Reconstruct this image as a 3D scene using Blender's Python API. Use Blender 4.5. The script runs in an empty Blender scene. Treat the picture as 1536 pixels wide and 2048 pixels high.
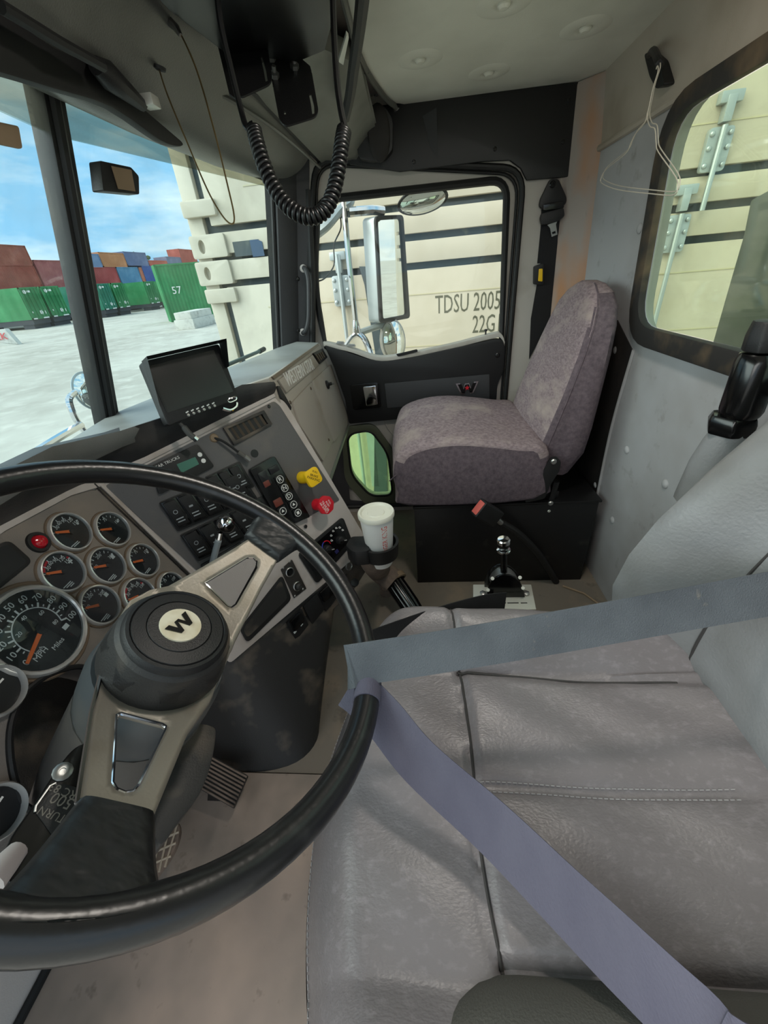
import bpy, bmesh, math, random
from mathutils import Vector as V, Matrix
random.seed(7)
sc = bpy.context.scene
COL = sc.collection

# ---------------------------------------------------------------- camera, sky, sun, exposure
# world: x towards the passenger door, y towards the front of the truck, z up from the cab floor (metres)
FPX = 780.0
R3 = Matrix(((0.06071452, -0.52896302, 0.84647024),
             (-0.99493405, 0.03600288, 0.0938617),
             (-0.08012474, -0.84788084, -0.52409743)))      # columns: image right, image down, view direction
CAM = V((0.0, 0.0, 1.02))
cam_d = bpy.data.cameras.new('camera'); cam = bpy.data.objects.new('camera', cam_d); COL.objects.link(cam)
cam_d.sensor_fit = 'HORIZONTAL'; cam_d.sensor_width = 36.0; cam_d.lens = 36.0 * FPX / 1536.0
cam_d.clip_start = 0.02; cam_d.clip_end = 2000
rc = Matrix((R3.col[0], -R3.col[1], -R3.col[2])).transposed()
cam.matrix_world = Matrix.Translation(CAM) @ rc.to_4x4()
sc.camera = cam

world = bpy.data.worlds.new('sky'); sc.world = world; world.use_nodes = True
wn = world.node_tree.nodes; wl = world.node_tree.links; wn.clear()
w_out = wn.new('ShaderNodeOutputWorld'); w_bg = wn.new('ShaderNodeBackground')
w_tc = wn.new('ShaderNodeTexCoord'); w_map = wn.new('ShaderNodeMapping'); w_map.inputs['Scale'].default_value = (1.0, 1.0, 3.6)
w_map.inputs['Rotation'].default_value = (0.12, 0.05, 0.4)
w_no = wn.new('ShaderNodeTexNoise'); w_no.inputs['Scale'].default_value = 2.6; w_no.inputs['Detail'].default_value = 7; w_no.inputs['Roughness'].default_value = 0.55
w_cr = wn.new('ShaderNodeValToRGB'); w_cr.color_ramp.elements[0].position = 0.38; w_cr.color_ramp.elements[1].position = 0.58
w_cr.color_ramp.elements[0].color = (0.30, 0.58, 0.84, 1); w_cr.color_ramp.elements[1].color = (0.92, 0.97, 0.98, 1)
wl.new(w_tc.outputs['Generated'], w_map.inputs['Vector']); wl.new(w_map.outputs['Vector'], w_no.inputs['Vector'])
wl.new(w_no.outputs['Fac'], w_cr.inputs['Fac']); wl.new(w_cr.outputs['Color'], w_bg.inputs['Color'])
SKY = 1.0
w_bg.inputs['Strength'].default_value = SKY; wl.new(w_bg.outputs['Background'], w_out.inputs['Surface'])

sun_d = bpy.data.lights.new('sun', 'SUN'); sun_d.energy = 4.2; sun_d.angle = math.radians(70); sun_d.color = (1.0, 0.95, 0.88)
sun = bpy.data.objects.new('sun', sun_d); COL.objects.link(sun)
sun.rotation_euler = V((-0.40, 0.72, 0.62)).to_track_quat('Z', 'Y').to_euler()     # hazy sun ahead of the truck, a little to the driver's side
vs = sc.view_settings
vs.view_transform = 'Standard'; vs.look = 'None'; vs.gamma = 1.0; vs.use_curve_mapping = False
vs.exposure = 0.40
sc.cycles.max_bounces = 5; sc.cycles.diffuse_bounces = 3; sc.cycles.glossy_bounces = 3; sc.cycles.transmission_bounces = 2; sc.cycles.transparent_max_bounces = 8; sc.cycles.adaptive_threshold = 0.03; sc.cycles.caustics_reflective = False

# ---------------------------------------------------------------- points: a photo pixel meets a real plane
def ray(px, py):
    return R3 @ V(((px - 768.0) / FPX, (py - 1024.0) / FPX, 1.0))
def atx(px, py, v): d = ray(px, py); return CAM + d * ((v - CAM.x) / d.x)
def aty(px, py, v): d = ray(px, py); return CAM + d * ((v - CAM.y) / d.y)
def atz(px, py, v): d = ray(px, py); return CAM + d * ((v - CAM.z) / d.z)
def atd(px, py, t): return CAM + ray(px, py) * t
def onp(px, py, o, n): d = ray(px, py); return CAM + d * ((o - CAM).dot(n) / d.dot(n))

# ---------------------------------------------------------------- materials
def lin(c):
    return tuple((x / 255.0 / 12.92 if x / 255.0 <= 0.04045 else ((x / 255.0 + 0.055) / 1.055) ** 2.4) for x in c) + (1.0,)
MATS = {}
def M(name, col, rough=0.5, metal=0.0, mix=None, bump=None, spec=0.5, stretch=None, coat=0.0):
    """mix=(colour, noise scale, low, high) second colour laid over in patches; bump=(scale, strength)"""
    m = bpy.data.materials.new(name); m.use_nodes = True; nt = m.node_tree; N = nt.nodes; L = nt.links
    b = N['Principled BSDF']; b.inputs['Base Color'].default_value = lin(col); b.inputs['Roughness'].default_value = rough
    b.inputs['Metallic'].default_value = metal; b.inputs['Specular IOR Level'].default_value = spec
    b.inputs['Coat Weight'].default_value = coat
    if mix or bump:
        tc = N.new('ShaderNodeTexCoord'); mp = N.new('ShaderNodeMapping'); L.new(tc.outputs['Object'], mp.inputs['Vector'])
        if stretch: mp.inputs['Scale'].default_value = stretch
    if mix:
        layers = mix if isinstance(mix, list) else [mix]
        prev = None
        for (c2, s, lo, hi) in layers:
            no = N.new('ShaderNodeTexNoise'); no.inputs['Scale'].default_value = s; no.inputs['Detail'].default_value = 3.5; no.inputs['Roughness'].default_value = 0.6
            L.new(mp.outputs['Vector'], no.inputs['Vector'])
            mr = N.new('ShaderNodeMapRange'); mr.inputs['From Min'].default_value = lo; mr.inputs['From Max'].default_value = hi
            L.new(no.outputs['Fac'], mr.inputs['Value'])
            mx = N.new('ShaderNodeMix'); mx.data_type = 'RGBA'; mx.inputs['A'].default_value = lin(col); mx.inputs['B'].default_value = lin(c2)
            if prev: L.new(prev, mx.inputs['A'])
            L.new(mr.outputs['Result'], mx.inputs['Factor']); prev = mx.outputs['Result']
        L.new(prev, b.inputs['Base Color'])
    if bump:
        no = N.new('ShaderNodeTexNoise'); no.inputs['Scale'].default_value = bump[0]; no.inputs['Detail'].default_value = 1.5
        L.new(mp.outputs['Vector'], no.inputs['Vector'])
        bp = N.new('ShaderNodeBump'); bp.inputs['Strength'].default_value = bump[1]; bp.inputs['Distance'].default_value = 0.002
        L.new(no.outputs['Fac'], bp.inputs['Height']); L.new(bp.outputs['Normal'], b.inputs['Normal'])
    MATS[name] = m
    return m
def glass(name, col, gloss=0.06, dirt=0.0):
    m = bpy.data.materials.new(name); m.use_nodes = True; nt = m.node_tree; N = nt.nodes; L = nt.links; N.clear()
    o = N.new('ShaderNodeOutputMaterial'); t = N.new('ShaderNodeBsdfTransparent'); t.inputs['Color'].default_value = lin(col)
    g = N.new('ShaderNodeBsdfGlossy'); g.inputs['Roughness'].default_value = 0.02
    mx = N.new('ShaderNodeMixShader'); mx.inputs['Fac'].default_value = gloss
    L.new(t.outputs[0], mx.inputs[1]); L.new(g.outputs[0], mx.inputs[2]); last = mx
    if dirt:
        d = N.new('ShaderNodeBsdfDiffuse'); d.inputs['Color'].default_value = lin((225, 222, 210))
        no = N.new('ShaderNodeTexNoise'); no.inputs['Scale'].default_value = 5; no.inputs['Detail'].default_value = 8
        mr = N.new('ShaderNodeMapRange'); mr.inputs['From Min'].default_value = 0.4; mr.inputs['From Max'].default_value = 0.75; mr.inputs['To Max'].default_value = dirt
        L.new(no.outputs['Fac'], mr.inputs['Value'])
        m2 = N.new('ShaderNodeMixShader'); L.new(mr.outputs['Result'], m2.inputs['Fac']); L.new(mx.outputs[0], m2.inputs[1]); L.new(d.outputs[0], m2.inputs[2]); last = m2
    L.new(last.outputs[0], o.inputs['Surface']); MATS[name] = m
    return m

leather = M('grey seat leather', (122, 117, 119), 0.38, mix=[((112, 108, 108), 4, 0.42, 0.7), ((134, 129, 131), 130, 0.52, 0.75)], bump=(420, 0.24), stretch=(1, 0.6, 1))
leather_d = M('dark grey bolster cloth', (80, 79, 74), 0.8, bump=(500, 0.3))
leather_b = M('seat back leather', (136, 138, 140), 0.45, mix=[((112, 112, 110), 4, 0.42, 0.7)], bump=(240, 0.28))
thread = M('pale grey stitching', (160, 158, 158), 0.7)
seam_m = M('dark seam', (58, 56, 55), 0.8)
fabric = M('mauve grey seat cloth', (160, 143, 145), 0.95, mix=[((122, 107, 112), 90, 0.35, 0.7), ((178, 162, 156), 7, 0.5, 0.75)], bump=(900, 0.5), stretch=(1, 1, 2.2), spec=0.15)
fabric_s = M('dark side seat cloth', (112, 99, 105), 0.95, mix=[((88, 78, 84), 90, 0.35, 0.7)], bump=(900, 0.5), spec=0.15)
rimblk = M('black rim leather', (26, 26, 27), 0.28, mix=[((72, 72, 70), 16, 0.62, 0.82)], bump=(180, 0.10))
padblk = M('creased black spoke leather', (25, 26, 27), 0.42, bump=(110, 1.0), stretch=(1, 0.35, 1))
blk = M('black plastic', (22, 22, 23), 0.5, bump=(700, 0.15))
blk_g = M('gloss black plastic', (12, 12, 13), 0.18)
blk_dust = M('dusty black plastic', (40, 39, 38), 0.55, mix=[((118, 106, 92), 9, 0.52, 0.8)], bump=(500, 0.2))
box_blk = M('black steel box', (17, 17, 18), 0.4, mix=[((60, 58, 54), 14, 0.62, 0.85)])
dash_dk = M('charcoal dash panel', (118, 112, 107), 0.6, mix=[((146, 134, 122), 6, 0.48, 0.75)], bump=(600, 0.2))
sw_dk = M('charcoal switch panel', (92, 91, 91), 0.55, mix=[((128, 118, 108), 6, 0.52, 0.8)], bump=(600, 0.2))
dash_lt = M('warm light grey dash plastic', (192, 184, 179), 0.5, mix=[((160, 146, 134), 9, 0.52, 0.8)], bump=(500, 0.12))
dash_top = M('grey dash top', (136, 138, 136), 0.4, mix=[((112, 112, 108), 5, 0.45, 0.75)], bump=(500, 0.15))
dash_tb = M('black dash top pad', (38, 39, 41), 0.5, mix=[((88, 84, 80), 6, 0.55, 0.85)], bump=(500, 0.2))
glove = M('taupe glove box plastic', (172, 165, 155), 0.5, mix=[((146, 130, 110), 5, 0.55, 0.8)], bump=(600, 0.15))
headl = M('grey green headliner vinyl', (224, 223, 211), 0.62, mix=[((204, 203, 191), 3.5, 0.42, 0.75)], bump=(420, 0.15))
hpad = M('dark grey header vinyl', (100, 100, 95), 0.36, mix=[((78, 78, 75), 4, 0.45, 0.75)], bump=(420, 0.2))
wallv = M('grey rear wall vinyl', (176, 177, 179), 0.6, mix=[((150, 146, 143), 3, 0.45, 0.75), ((132, 127, 122), 17, 0.6, 0.85)], bump=(120, 0.12))
wallu = M('warm grey upper rear trim', (176, 167, 154), 0.6, mix=[((146, 134, 118), 4, 0.45, 0.75)], bump=(420, 0.12))
post_m = M('rust stained corner post', (158, 149, 142), 0.6, mix=[((178, 130, 92), 4, 0.47, 0.62), ((96, 92, 88), 12, 0.6, 0.8)], stretch=(1, 1, 0.5))
doorg = M('light grey door paint', (184, 179, 171), 0.5, mix=[((150, 141, 129), 5, 0.52, 0.8)])
pillar_dk = M('charcoal pillar trim', (52, 52, 54), 0.55, bump=(500, 0.15))
rubber = M('black rubber seal', (20, 20, 20), 0.6)
rubber_d = M('dusty rubber gasket', (40, 38, 36), 0.7, mix=[((104, 88, 66), 9, 0.5, 0.75)])
floor_m = M('muddy floor mat', (172, 154, 141), 0.75, mix=[((136, 126, 116), 5, 0.42, 0.7), ((196, 172, 154), 3, 0.5, 0.75), ((92, 84, 77), 24, 0.63, 0.8)], bump=(60, 0.25))
floor_c = M('worn centre floor mat', (120, 112, 101), 0.8, mix=[((148, 132, 113), 6, 0.5, 0.75), ((74, 68, 62), 14, 0.6, 0.8)], bump=(60, 0.25))
brushed = M('brushed grey metal', (148, 141, 130), 0.45, 0.45, mix=[((124, 114, 98), 14, 0.5, 0.8)], bump=(300, 0.1))
chrome = M('chrome', (225, 225, 228), 0.08, 1.0)
bezel = M('polished gauge bezel', (220, 218, 214), 0.16, 0.5)
steel = M('dull steel', (168, 168, 166), 0.35, 0.9)
zinc = M('galvanised steel', (178, 188, 192), 0.4, 0.6)
alum = M('bright aluminium plate', (205, 205, 196), 0.4, 0.4)
white = M('white print', (232, 232, 228), 0.6)
cream = M('cream emblem disc', (224, 216, 192), 0.45, mix=[((190, 174, 136), 30, 0.5, 0.8)])
orange = M('orange needle', (255, 120, 48), 0.5)
dial = M('black dial', (26, 27, 29), 0.45)
redm = M('red plastic', (205, 28, 44), 0.35)
redlens = M('red lens', (190, 12, 34), 0.12, coat=0.6)
yellow = M('yellow plastic', (244, 196, 24), 0.4)
belt = M('grey blue webbing', (94, 99, 104), 0.8, mix=[((74, 78, 84), 8, 0.42, 0.7), ((150, 140, 124), 28, 0.68, 0.8)], bump=(700, 0.4), stretch=(0.25, 1, 1))
belt2 = M('violet grey webbing', (88, 87, 102), 0.8, mix=[((72, 71, 88), 8, 0.42, 0.7), ((170, 160, 140), 30, 0.7, 0.8)], bump=(700, 0.4), stretch=(0.3, 1, 1))
belt_k = M('black webbing', (20, 20, 22), 0.8, bump=(700, 0.3))
cupw = M('white paper cup', (236, 234, 230), 0.5)
cupl = M('translucent white lid', (224, 222, 208), 0.35)
cupr = M('red print', (222, 66, 40), 0.5)
pipe_m = M('dust caked brown boot', (122, 106, 94), 0.9, mix=[((90, 78, 70), 20, 0.45, 0.7)], bump=(200, 0.3))
tan = M('tan plastic collar', (142, 122, 98), 0.6)
screen = M('dead black screen', (34, 34, 36), 0.25)
lcd = M('green lcd', (70, 120, 104), 0.3)
disp_red = M('unlit red display', (110, 54, 44), 0.4)
beige = M('beige container paint', (196, 188, 171), 0.55, mix=[((182, 173, 154), 3, 0.45, 0.75)])
gapm = M('dark container gap', (62, 74, 80), 0.7, mix=[((110, 116, 108), 9, 0.6, 0.8)])
cont_txt = M('grey container lettering', (92, 92, 76), 0.7)
groundm = M('pale dusty yard', (184, 180, 170), 0.95, mix=[((160, 155, 145), 0.3, 0.42, 0.7), ((198, 194, 184), 1.5, 0.5, 0.75)])
concrete = M('pale concrete', (206, 204, 196), 0.9, mix=[((170, 168, 160), 3, 0.5, 0.75)])
hoodw = M('white hood paint', (226, 226, 222), 0.4)
wire_m = M('brass wire', (128, 110, 74), 0.4, 0.7)
hanger = M('white hanger wire', (206, 198, 184), 0.4)
mirror = M('mirror glass', (232, 236, 232), 0.015, 1.0)
hinge_b = M('dirt brown', (96, 84, 70), 0.9)
g_clear = glass('clear side glass', (246, 250, 246), 0.03, 0.05)
g_wind = glass('windshield glass', (240, 250, 250), 0.03, 0.12)
g_tint = glass('windshield tint band', (198, 204, 194), 0.05, 0.12)
g_green = glass('green tinted glass', (240, 248, 232), 0.05, 0.12)
g_peep = glass('green peep glass', (222, 247, 214), 0.05, 0.1)
g_lens = glass('gauge lens', (240, 244, 246), 0.035)

# ---------------------------------------------------------------- mesh building
def rot_frame(n, up=V((0, 0, 1))):
    n = n.normalized(); u = up.cross(n)
    if u.length < 1e-4: u = V((1, 0, 0))
    u.normalize(); return u, n.cross(u), n
class Fr:
    """a local frame: u right, v up, n towards the viewer"""
    def __init__(s, o, u, v, n): s.o, s.u, s.v, s.n = V(o), u.normalized(), v.normalized(), n.normalized()
    def p(s, a, b, c=0.0): return s.o + s.u * a + s.v * b + s.n * c
    def loc(s, P): d = P - s.o; return d.dot(s.u), d.dot(s.v), d.dot(s.n)
    def px(s, x, y, c=0.0): return onp(x, y, s.o + s.n * c, s.n)
    def at(s, a, b, c=0.0, ang=0.0):
        ca, sa = math.cos(ang), math.sin(ang)
        return Fr(s.p(a, b, c), s.u * ca + s.v * sa, s.v * ca - s.u * sa, s.n)
WF = Fr(V((0, 0, 0)), V((1, 0, 0)), V((0, 1, 0)), V((0, 0, 1)))
def smooth_path(pts, n=6, closed=False):
    pts = [V(p) for p in pts]; out = []; m = len(pts)
    for i in range(m if closed else m - 1):
        if closed: a, b, c, d = pts[(i - 1) % m], pts[i], pts[(i + 1) % m], pts[(i + 2) % m]
        else: a, b, c, d = pts[max(i - 1, 0)], pts[i], pts[i + 1], pts[min(i + 2, m - 1)]
        for k in range(n):
            t = k / n
            out.append(0.5 * ((2 * b) + (c - a) * t + (2 * a - 5 * b + 4 * c - d) * t * t + (3 * b - a - 3 * c + d) * t ** 3))
    if not closed: out.append(pts[-1])
    return out
def rpoly(pts, r, seg=4):
    """round the corners of a closed polygon; r one radius or one per corner"""
    m = len(pts); out = []
    for i in range(m):
        a, b, c = V(pts[i - 1]), V(pts[i]), V(pts[(i + 1) % m]); rr = r[i] if isinstance(r, (list, tuple)) else r
        if rr <= 0: out.append(b); continue
        d1, d2 = (a - b), (c - b); r1 = min(rr, d1.length * 0.49); r2 = min(rr, d2.length * 0.49)
        p, q = b + d1.normalized() * r1, b + d2.normalized() * r2
        for k in range(seg + 1):
            t = k / seg; out.append(p * (1 - t) ** 2 + b * 2 * t * (1 - t) + q * t * t)
    return out
class B:
    def __init__(s): s.v = []; s.f = []
    def add(s, verts, faces):
        o = len(s.v); s.v += [V(p) for p in verts]; s.f += [tuple(i + o for i in f) for f in faces]; return s
    def prism(s, loop, off):
        n = len(loop); off = V(off); vs_ = [V(p) for p in loop] + [V(p) + off for p in loop]
        return s.add(vs_, [tuple(range(n))[::-1], tuple(range(n, 2 * n))] + [(i, (i + 1) % n, n + (i + 1) % n, n + i) for i in range(n)])
    def box(s, fr, a0, a1, b0, b1, c0, c1):
        return s.prism([fr.p(a0, b0, c0), fr.p(a1, b0, c0), fr.p(a1, b1, c0), fr.p(a0, b1, c0)], fr.n * (c1 - c0))
    def wbox(s, x0, x1, y0, y1, z0, z1): return s.box(WF, x0, x1, y0, y1, z0, z1)
    def rbox(s, fr, w, h, r, c0, c1, seg=4):
        lp = rpoly([fr.p(-w / 2, -h / 2, c0), fr.p(w / 2, -h / 2, c0), fr.p(w / 2, h / 2, c0), fr.p(-w / 2, h / 2, c0)], r, seg)
        return s.prism(lp, fr.n * (c1 - c0))
    def plate(s, outer, holes, off):
        """flat plate of any outline with holes, thickness off"""
        bm = bmesh.new(); loops = []
        for lp in [outer] + list(holes):
            vs_ = [bm.verts.new(p) for p in lp]; loops.append(vs_)
            for i in range(len(vs_)): bm.edges.new((vs_[i], vs_[(i + 1) % len(vs_)]))
        bmesh.ops.triangle_fill(bm, use_beauty=True, use_dissolve=False, edges=bm.edges[:])
        bm.verts.index_update(); P = [v.co.copy() for v in bm.verts]; T = [tuple(v.index for v in f.verts) for f in bm.faces]
        nl = [[v.index for v in l] for l in loops]; bm.free()
        off = V(off); n = len(P)
        nn = sum(((P[t[1]] - P[t[0]]).cross(P[t[2]] - P[t[0]]) * 1.0 for t in T), V((0, 0, 0)))
        faces = [t for t in T] + [tuple(i + n for i in t[::-1]) for t in T]
        for l in nl: faces += [(l[i], l[(i + 1) % len(l)], l[(i + 1) % len(l)] + n, l[i] + n) for i in range(len(l))]
        return s.add(P + [p + off for p in P], faces)
    def ring(s, outer, inner, off):
        n = len(outer); off = V(off); P = [V(p) for p in outer] + [V(p) for p in inner]; P += [p + off for p in P]; F = []
        for i in range(n):
            j = (i + 1) % n
            F += [(i, j, n + j, n + i), (2 * n + j, 2 * n + i, 3 * n + i, 3 * n + j), (j, i, 2 * n + i, 2 * n + j), (n + i, n + j, 3 * n + j, 3 * n + i)]
        return s.add(P, F)
    def tube(s, pts, r, seg=10, closed=False, flat=1.0, up=None):
        pts = [V(p) for p in pts]; m = len(pts); rings = []; t0 = None; u = None
        for i in range(m):
            if closed: t = pts[(i + 1) % m] - pts[i - 1]
            else: t = pts[min(i + 1, m - 1)] - pts[max(i - 1, 0)]
            t.normalize()
            if u is None:
                a = up if up else (V((0, 0, 1)) if abs(t.z) < 0.9 else V((1, 0, 0))); u = (a - t * a.dot(t)).normalized()
            else:
                u = (u - t * u.dot(t)).normalized()
            w = t.cross(u); rr = r[i] if isinstance(r, (list, tuple)) else r
            rings.append([pts[i] + (u * math.cos(2 * math.pi * k / seg) * flat + w * math.sin(2 * math.pi * k / seg)) * rr for k in range(seg)])
        return s.loft(rings, closed)
    def loft(s, rings, closed=False, caps=True):
        n = len(rings[0]); P = [p for r in rings for p in r]; m = len(rings); F = []
        for i in range(m if closed else m - 1):
            a, b = i * n, ((i + 1) % m) * n
            F += [(a + k, a + (k + 1) % n, b + (k + 1) % n, b + k) for k in range(n)]
        if caps and not closed: F += [tuple(range(n))[::-1], tuple(range((m - 1) * n, m * n))]
        return s.add(P, F)
    def lathe(s, o, axis, prof, seg=28, ref=None):
        u, v, n = rot_frame(V(axis)); o = V(o)
        rings = [[o + n * h + (u * math.cos(2 * math.pi * k / seg) + v * math.sin(2 * math.pi * k / seg)) * max(r, 1e-5) for k in range(seg)] for r, h in prof]
        return s.loft(rings)
    def grid(s, f, nu, nv):
        P = [f(i / nu, j / nv) for j in range(nv + 1) for i in range(nu + 1)]; w = nu + 1
        return s.add(P, [(j * w + i, j * w + i + 1, (j + 1) * w + i + 1, (j + 1) * w + i) for j in range(nv) for i in range(nu)])
    def band(s, pts, widths, w, th):
        """a strap: centre points, width directions"""
        rings = []
        for i, p in enumerate(pts):
            t = (pts[min(i + 1, len(pts) - 1)] - pts[max(i - 1, 0)]).normalized(); d = V(widths[i]); d = (d - t * d.dot(t)).normalized(); nn = t.cross(d)
            rings.append([p - d * w / 2 - nn * th / 2, p + d * w / 2 - nn * th / 2, p + d * w / 2 + nn * th / 2, p - d * w / 2 + nn * th / 2])
        return s.loft(rings)
    def text(s, txt, fr, size, c=0.0006, ext=0.0002, align='CENTER', sx=1.0, shear=0.0):
        cu = bpy.data.curves.new('t', 'FONT'); cu.body = txt; cu.size = size; cu.align_x = align; cu.align_y = 'CENTER'; cu.extrude = ext; cu.resolution_u = 2; cu.shear = shear
        o = bpy.data.objects.new('t', cu); COL.objects.link(o); dg = bpy.context.evaluated_depsgraph_get()
        me = bpy.data.meshes.new_from_object(o.evaluated_get(dg))
        s.add([fr.p(v.co.x * sx, v.co.y, c + v.co.z) for v in me.vertices], [tuple(p.vertices) for p in me.polygons])
        bpy.data.objects.remove(o); bpy.data.curves.remove(cu); bpy.data.meshes.remove(me); return s
    def build(s, name, mat, parent=None, bevel=0.0, ang=35, seg=2, sub=0, mat2=None, pred=None):
        me = bpy.data.meshes.new(name); o = bpy.data.objects.new(name, me); COL.objects.link(o)
        base = V((0, 0, 0)); q = parent
        while q: base = base + q.location; q = q.parent
        bm = bmesh.new(); vs_ = [bm.verts.new(p - base) for p in s.v]
        for f in s.f:
            try: bm.faces.new([vs_[i] for i in f])
            except ValueError: pass
        bmesh.ops.remove_doubles(bm, verts=bm.verts, dist=1e-6)
        bmesh.ops.recalc_face_normals(bm, faces=bm.faces)
        if bevel:
            eg = [e for e in bm.edges if len(e.link_faces) == 2 and e.calc_face_angle(0) > math.radians(32)]
            bmesh.ops.bevel(bm, geom=eg, offset=bevel, segments=seg, affect='EDGES', profile=0.6, clamp_overlap=True)
        bm.to_mesh(me); bm.free(); me.materials.append(mat)
        me.shade_smooth(); me.set_sharp_from_angle(angle=math.radians(ang))
        if mat2:
            me.materials.append(mat2)
            for p in me.polygons:
                if pred(p.center + base, p.normal): p.material_index = 1
        if parent: o.parent = parent
        if sub:
            md = o.modifiers.new('s', 'SUBSURF'); md.levels = sub; md.render_levels = sub
        return o
def tag(o, label=None, cat=None, group=None, kind=None):
    if label: o['label'] = label
    if cat: o['category'] = cat
    if group: o['group'] = group
    if kind: o['kind'] = kind
    return o
def thing(name, label, cat, loc, group=None):
    o = bpy.data.objects.new(name, None); COL.objects.link(o); o.location = V(loc); o.empty_display_size = 0.05
    return tag(o, label, cat, group)
def struct(name, b, mat, label, bevel=0.0, ang=35):
    return tag(b.build(name, mat, None, bevel, ang), label, None, None, 'structure')
def quad(fr, pts, c=0.0): return [fr.px(x, y, c) for x, y in pts]
def screw(o, n, r, mat, parent, name='screw', h=0.0025):
    return B().lathe(o, n, [(r, 0), (r, h * 0.5), (r * 0.7, h), (r * 0.35, h), (r * 0.3, h * 0.6)], 12).build(name, mat, parent)

# ================================================================ the cab shell
struct('floor', B().wbox(0.455, 1.67, -0.64, 0.86, -0.04, 0.0), floor_c, 'worn brown grey rubber floor of the cab')
fl = bpy.data.objects['floor']
mat_o = B().wbox(-0.36, 0.452, -0.64, 0.86, -0.04, 0.004).build('floor_mat', floor_m, fl, 0.003); tag(mat_o, 'muddy pinkish brown mat in the driver footwell')
# debris flecks and the thin strip along the rear wall foot
B().tube([V((1.09, -0.50, 0.004)), V((1.05, -0.56, 0.004)), V((0.98, -0.60, 0.004))], 0.004, 6).build('floor_trim', tan, fl)
struct('wall_front', B().wbox(-0.36, 1.67, 0.86, 0.90, -0.02, 0.50), pillar_dk, 'charcoal firewall below the dashboard')
toe = struct('trim_1', B().prism([V((-0.3, 0.70, 0.0)), V((0.455, 0.70, 0.0)), V((0.455, 0.86, 0.34)), V((-0.3, 0.86, 0.34))], V((0, 0.02, 0.0))), dash_lt, 'light grey toe board in front of the driver floor')
B().tube([V((-0.3, 0.697, 0.006)), V((0.45, 0.697, 0.006))], 0.008, 8).build('edge_seal', rubber, toe)

RW = Fr(V((0, -0.625, 0)), V((-1, 0, 0)), V((0, 0.045, 1)), V((0, 1, -0.045)))
def rw(x, z, c=0.0): return RW.p(-x, z / RW.v.z, c)
xr = RW.px(1308, 520).x; z0 = RW.px(1400, 676).z; z1 = RW.px(1470, 166).z; xl = 1.44 - xr
gl = rpoly([rw(xr, z0), rw(xr + 0.015, z1), rw(xl, z1), rw(xl, z0)], 0.075, 6)
go = rpoly([rw(xr + 0.042, z0 - 0.045), rw(xr + 0.057, z1 + 0.036), rw(xl - 0.05, z1 + 0.036), rw(xl - 0.042, z0 - 0.045)], 0.11, 6)
zb = RW.px(1300, 233).z
wr = struct('wall_rear', B().plate([rw(1.60, 0.0), rw(1.60, zb), rw(-0.35, zb), rw(-0.35, 0.0)], [rpoly([rw(xr + 0.02, z0 - 0.02), rw(xr + 0.03, z1 + 0.015), rw(xl - 0.02, z1 + 0.015), rw(xl - 0.02, z0 - 0.02)], 0.09, 6)], RW.n * -0.03), wallv, 'padded grey vinyl rear wall with upholstery buttons')
for p in [(1254, 900), (1331, 968), (1225, 1040), (1280, 457), (1192, 970), (1232, 700)]:
    o = RW.px(*p); B().lathe(o, RW.n, [(0.012, -0.002), (0.0115, 0.002), (0.008, 0.005), (0.002, 0.006)], 14).build('button', wallv, wr)
B().prism([RW.px(x, y, .001) for x, y in [(1236, 640), (1266, 700), (1223, 850), (1195, 980), (1167, 1118), (1120, 1110), (1110, 960), (1180, 760)]], RW.n * .002).build('seat_shadow_stain', M('black seat shadow and stain', (34, 32, 31), .7, mix=[((60, 54, 50), 9, .5, .75)]), wr)  # passenger seat's shadow and black dirt, painted as one dark sheet
# vertical seam bead of the vinyl
B().tube(smooth_path([RW.px(1268, 700, .002), RW.px(1225, 850, .002), RW.px(1197, 980, .002), RW.px(1168, 1120, .002)], 5), 0.005, 8).build('seam', wallv, wr)
B().tube([rw(1.6, zb, 0.002), rw(-0.35, zb, 0.002)], 0.009, 8).build('bead', wallu, wr)
upw = struct('trim_2', B().add([rw(1.66, zb), rw(-0.35, zb), V((-0.35, -0.55, 1.445)), V((1.66, -0.55, 1.445)), rw(1.66, zb, -0.03), rw(-0.35, zb, -0.03), V((-0.35, -0.58, 1.445)), V((1.66, -0.58, 1.445))],
        [(0, 1, 2, 3), (7, 6, 5, 4), (0, 4, 5, 1), (1, 5, 6, 2), (2, 6, 7, 3), (3, 7, 4, 0)]), wallu, 'warm grey padded trim above the rear window')
w2 = tag(B().ring(go, gl, RW.n * 0.018).build('window_2', rubber_d, None, 0.004), 'rear cab window with a wide dusty black rubber gasket', None, None, 'structure')
B().prism([p - RW.n * 0.004 for p in gl], RW.n * 0.004).build('pane', g_green, w2)

cp = struct('trim_3', B().prism([V((1.66, -0.50, 0)), V((1.655, -0.535, 0)), V((1.585, -0.60, 0)), V((1.575, -0.63, 0)), V((1.60, -0.67, 0)), V((1.70, -0.67, 0)), V((1.70, -0.50, 0))], V((0.0, 0.05, 1.44))), post_m, 'rust stained rear corner post behind the passenger seat', 0.008)
B().tube([V((1.66, -0.535, 0.0)), V((1.66, -0.487, 1.25))], 0.006, 8).build('seam', wallu, cp)
B().lathe(atx(1195, 272, 1.62), V((-1, 0.5, 0)), [(0.009, 0), (0.008, 0.003), (0.002, 0.004)], 12).build('button', wallu, cp)

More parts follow.
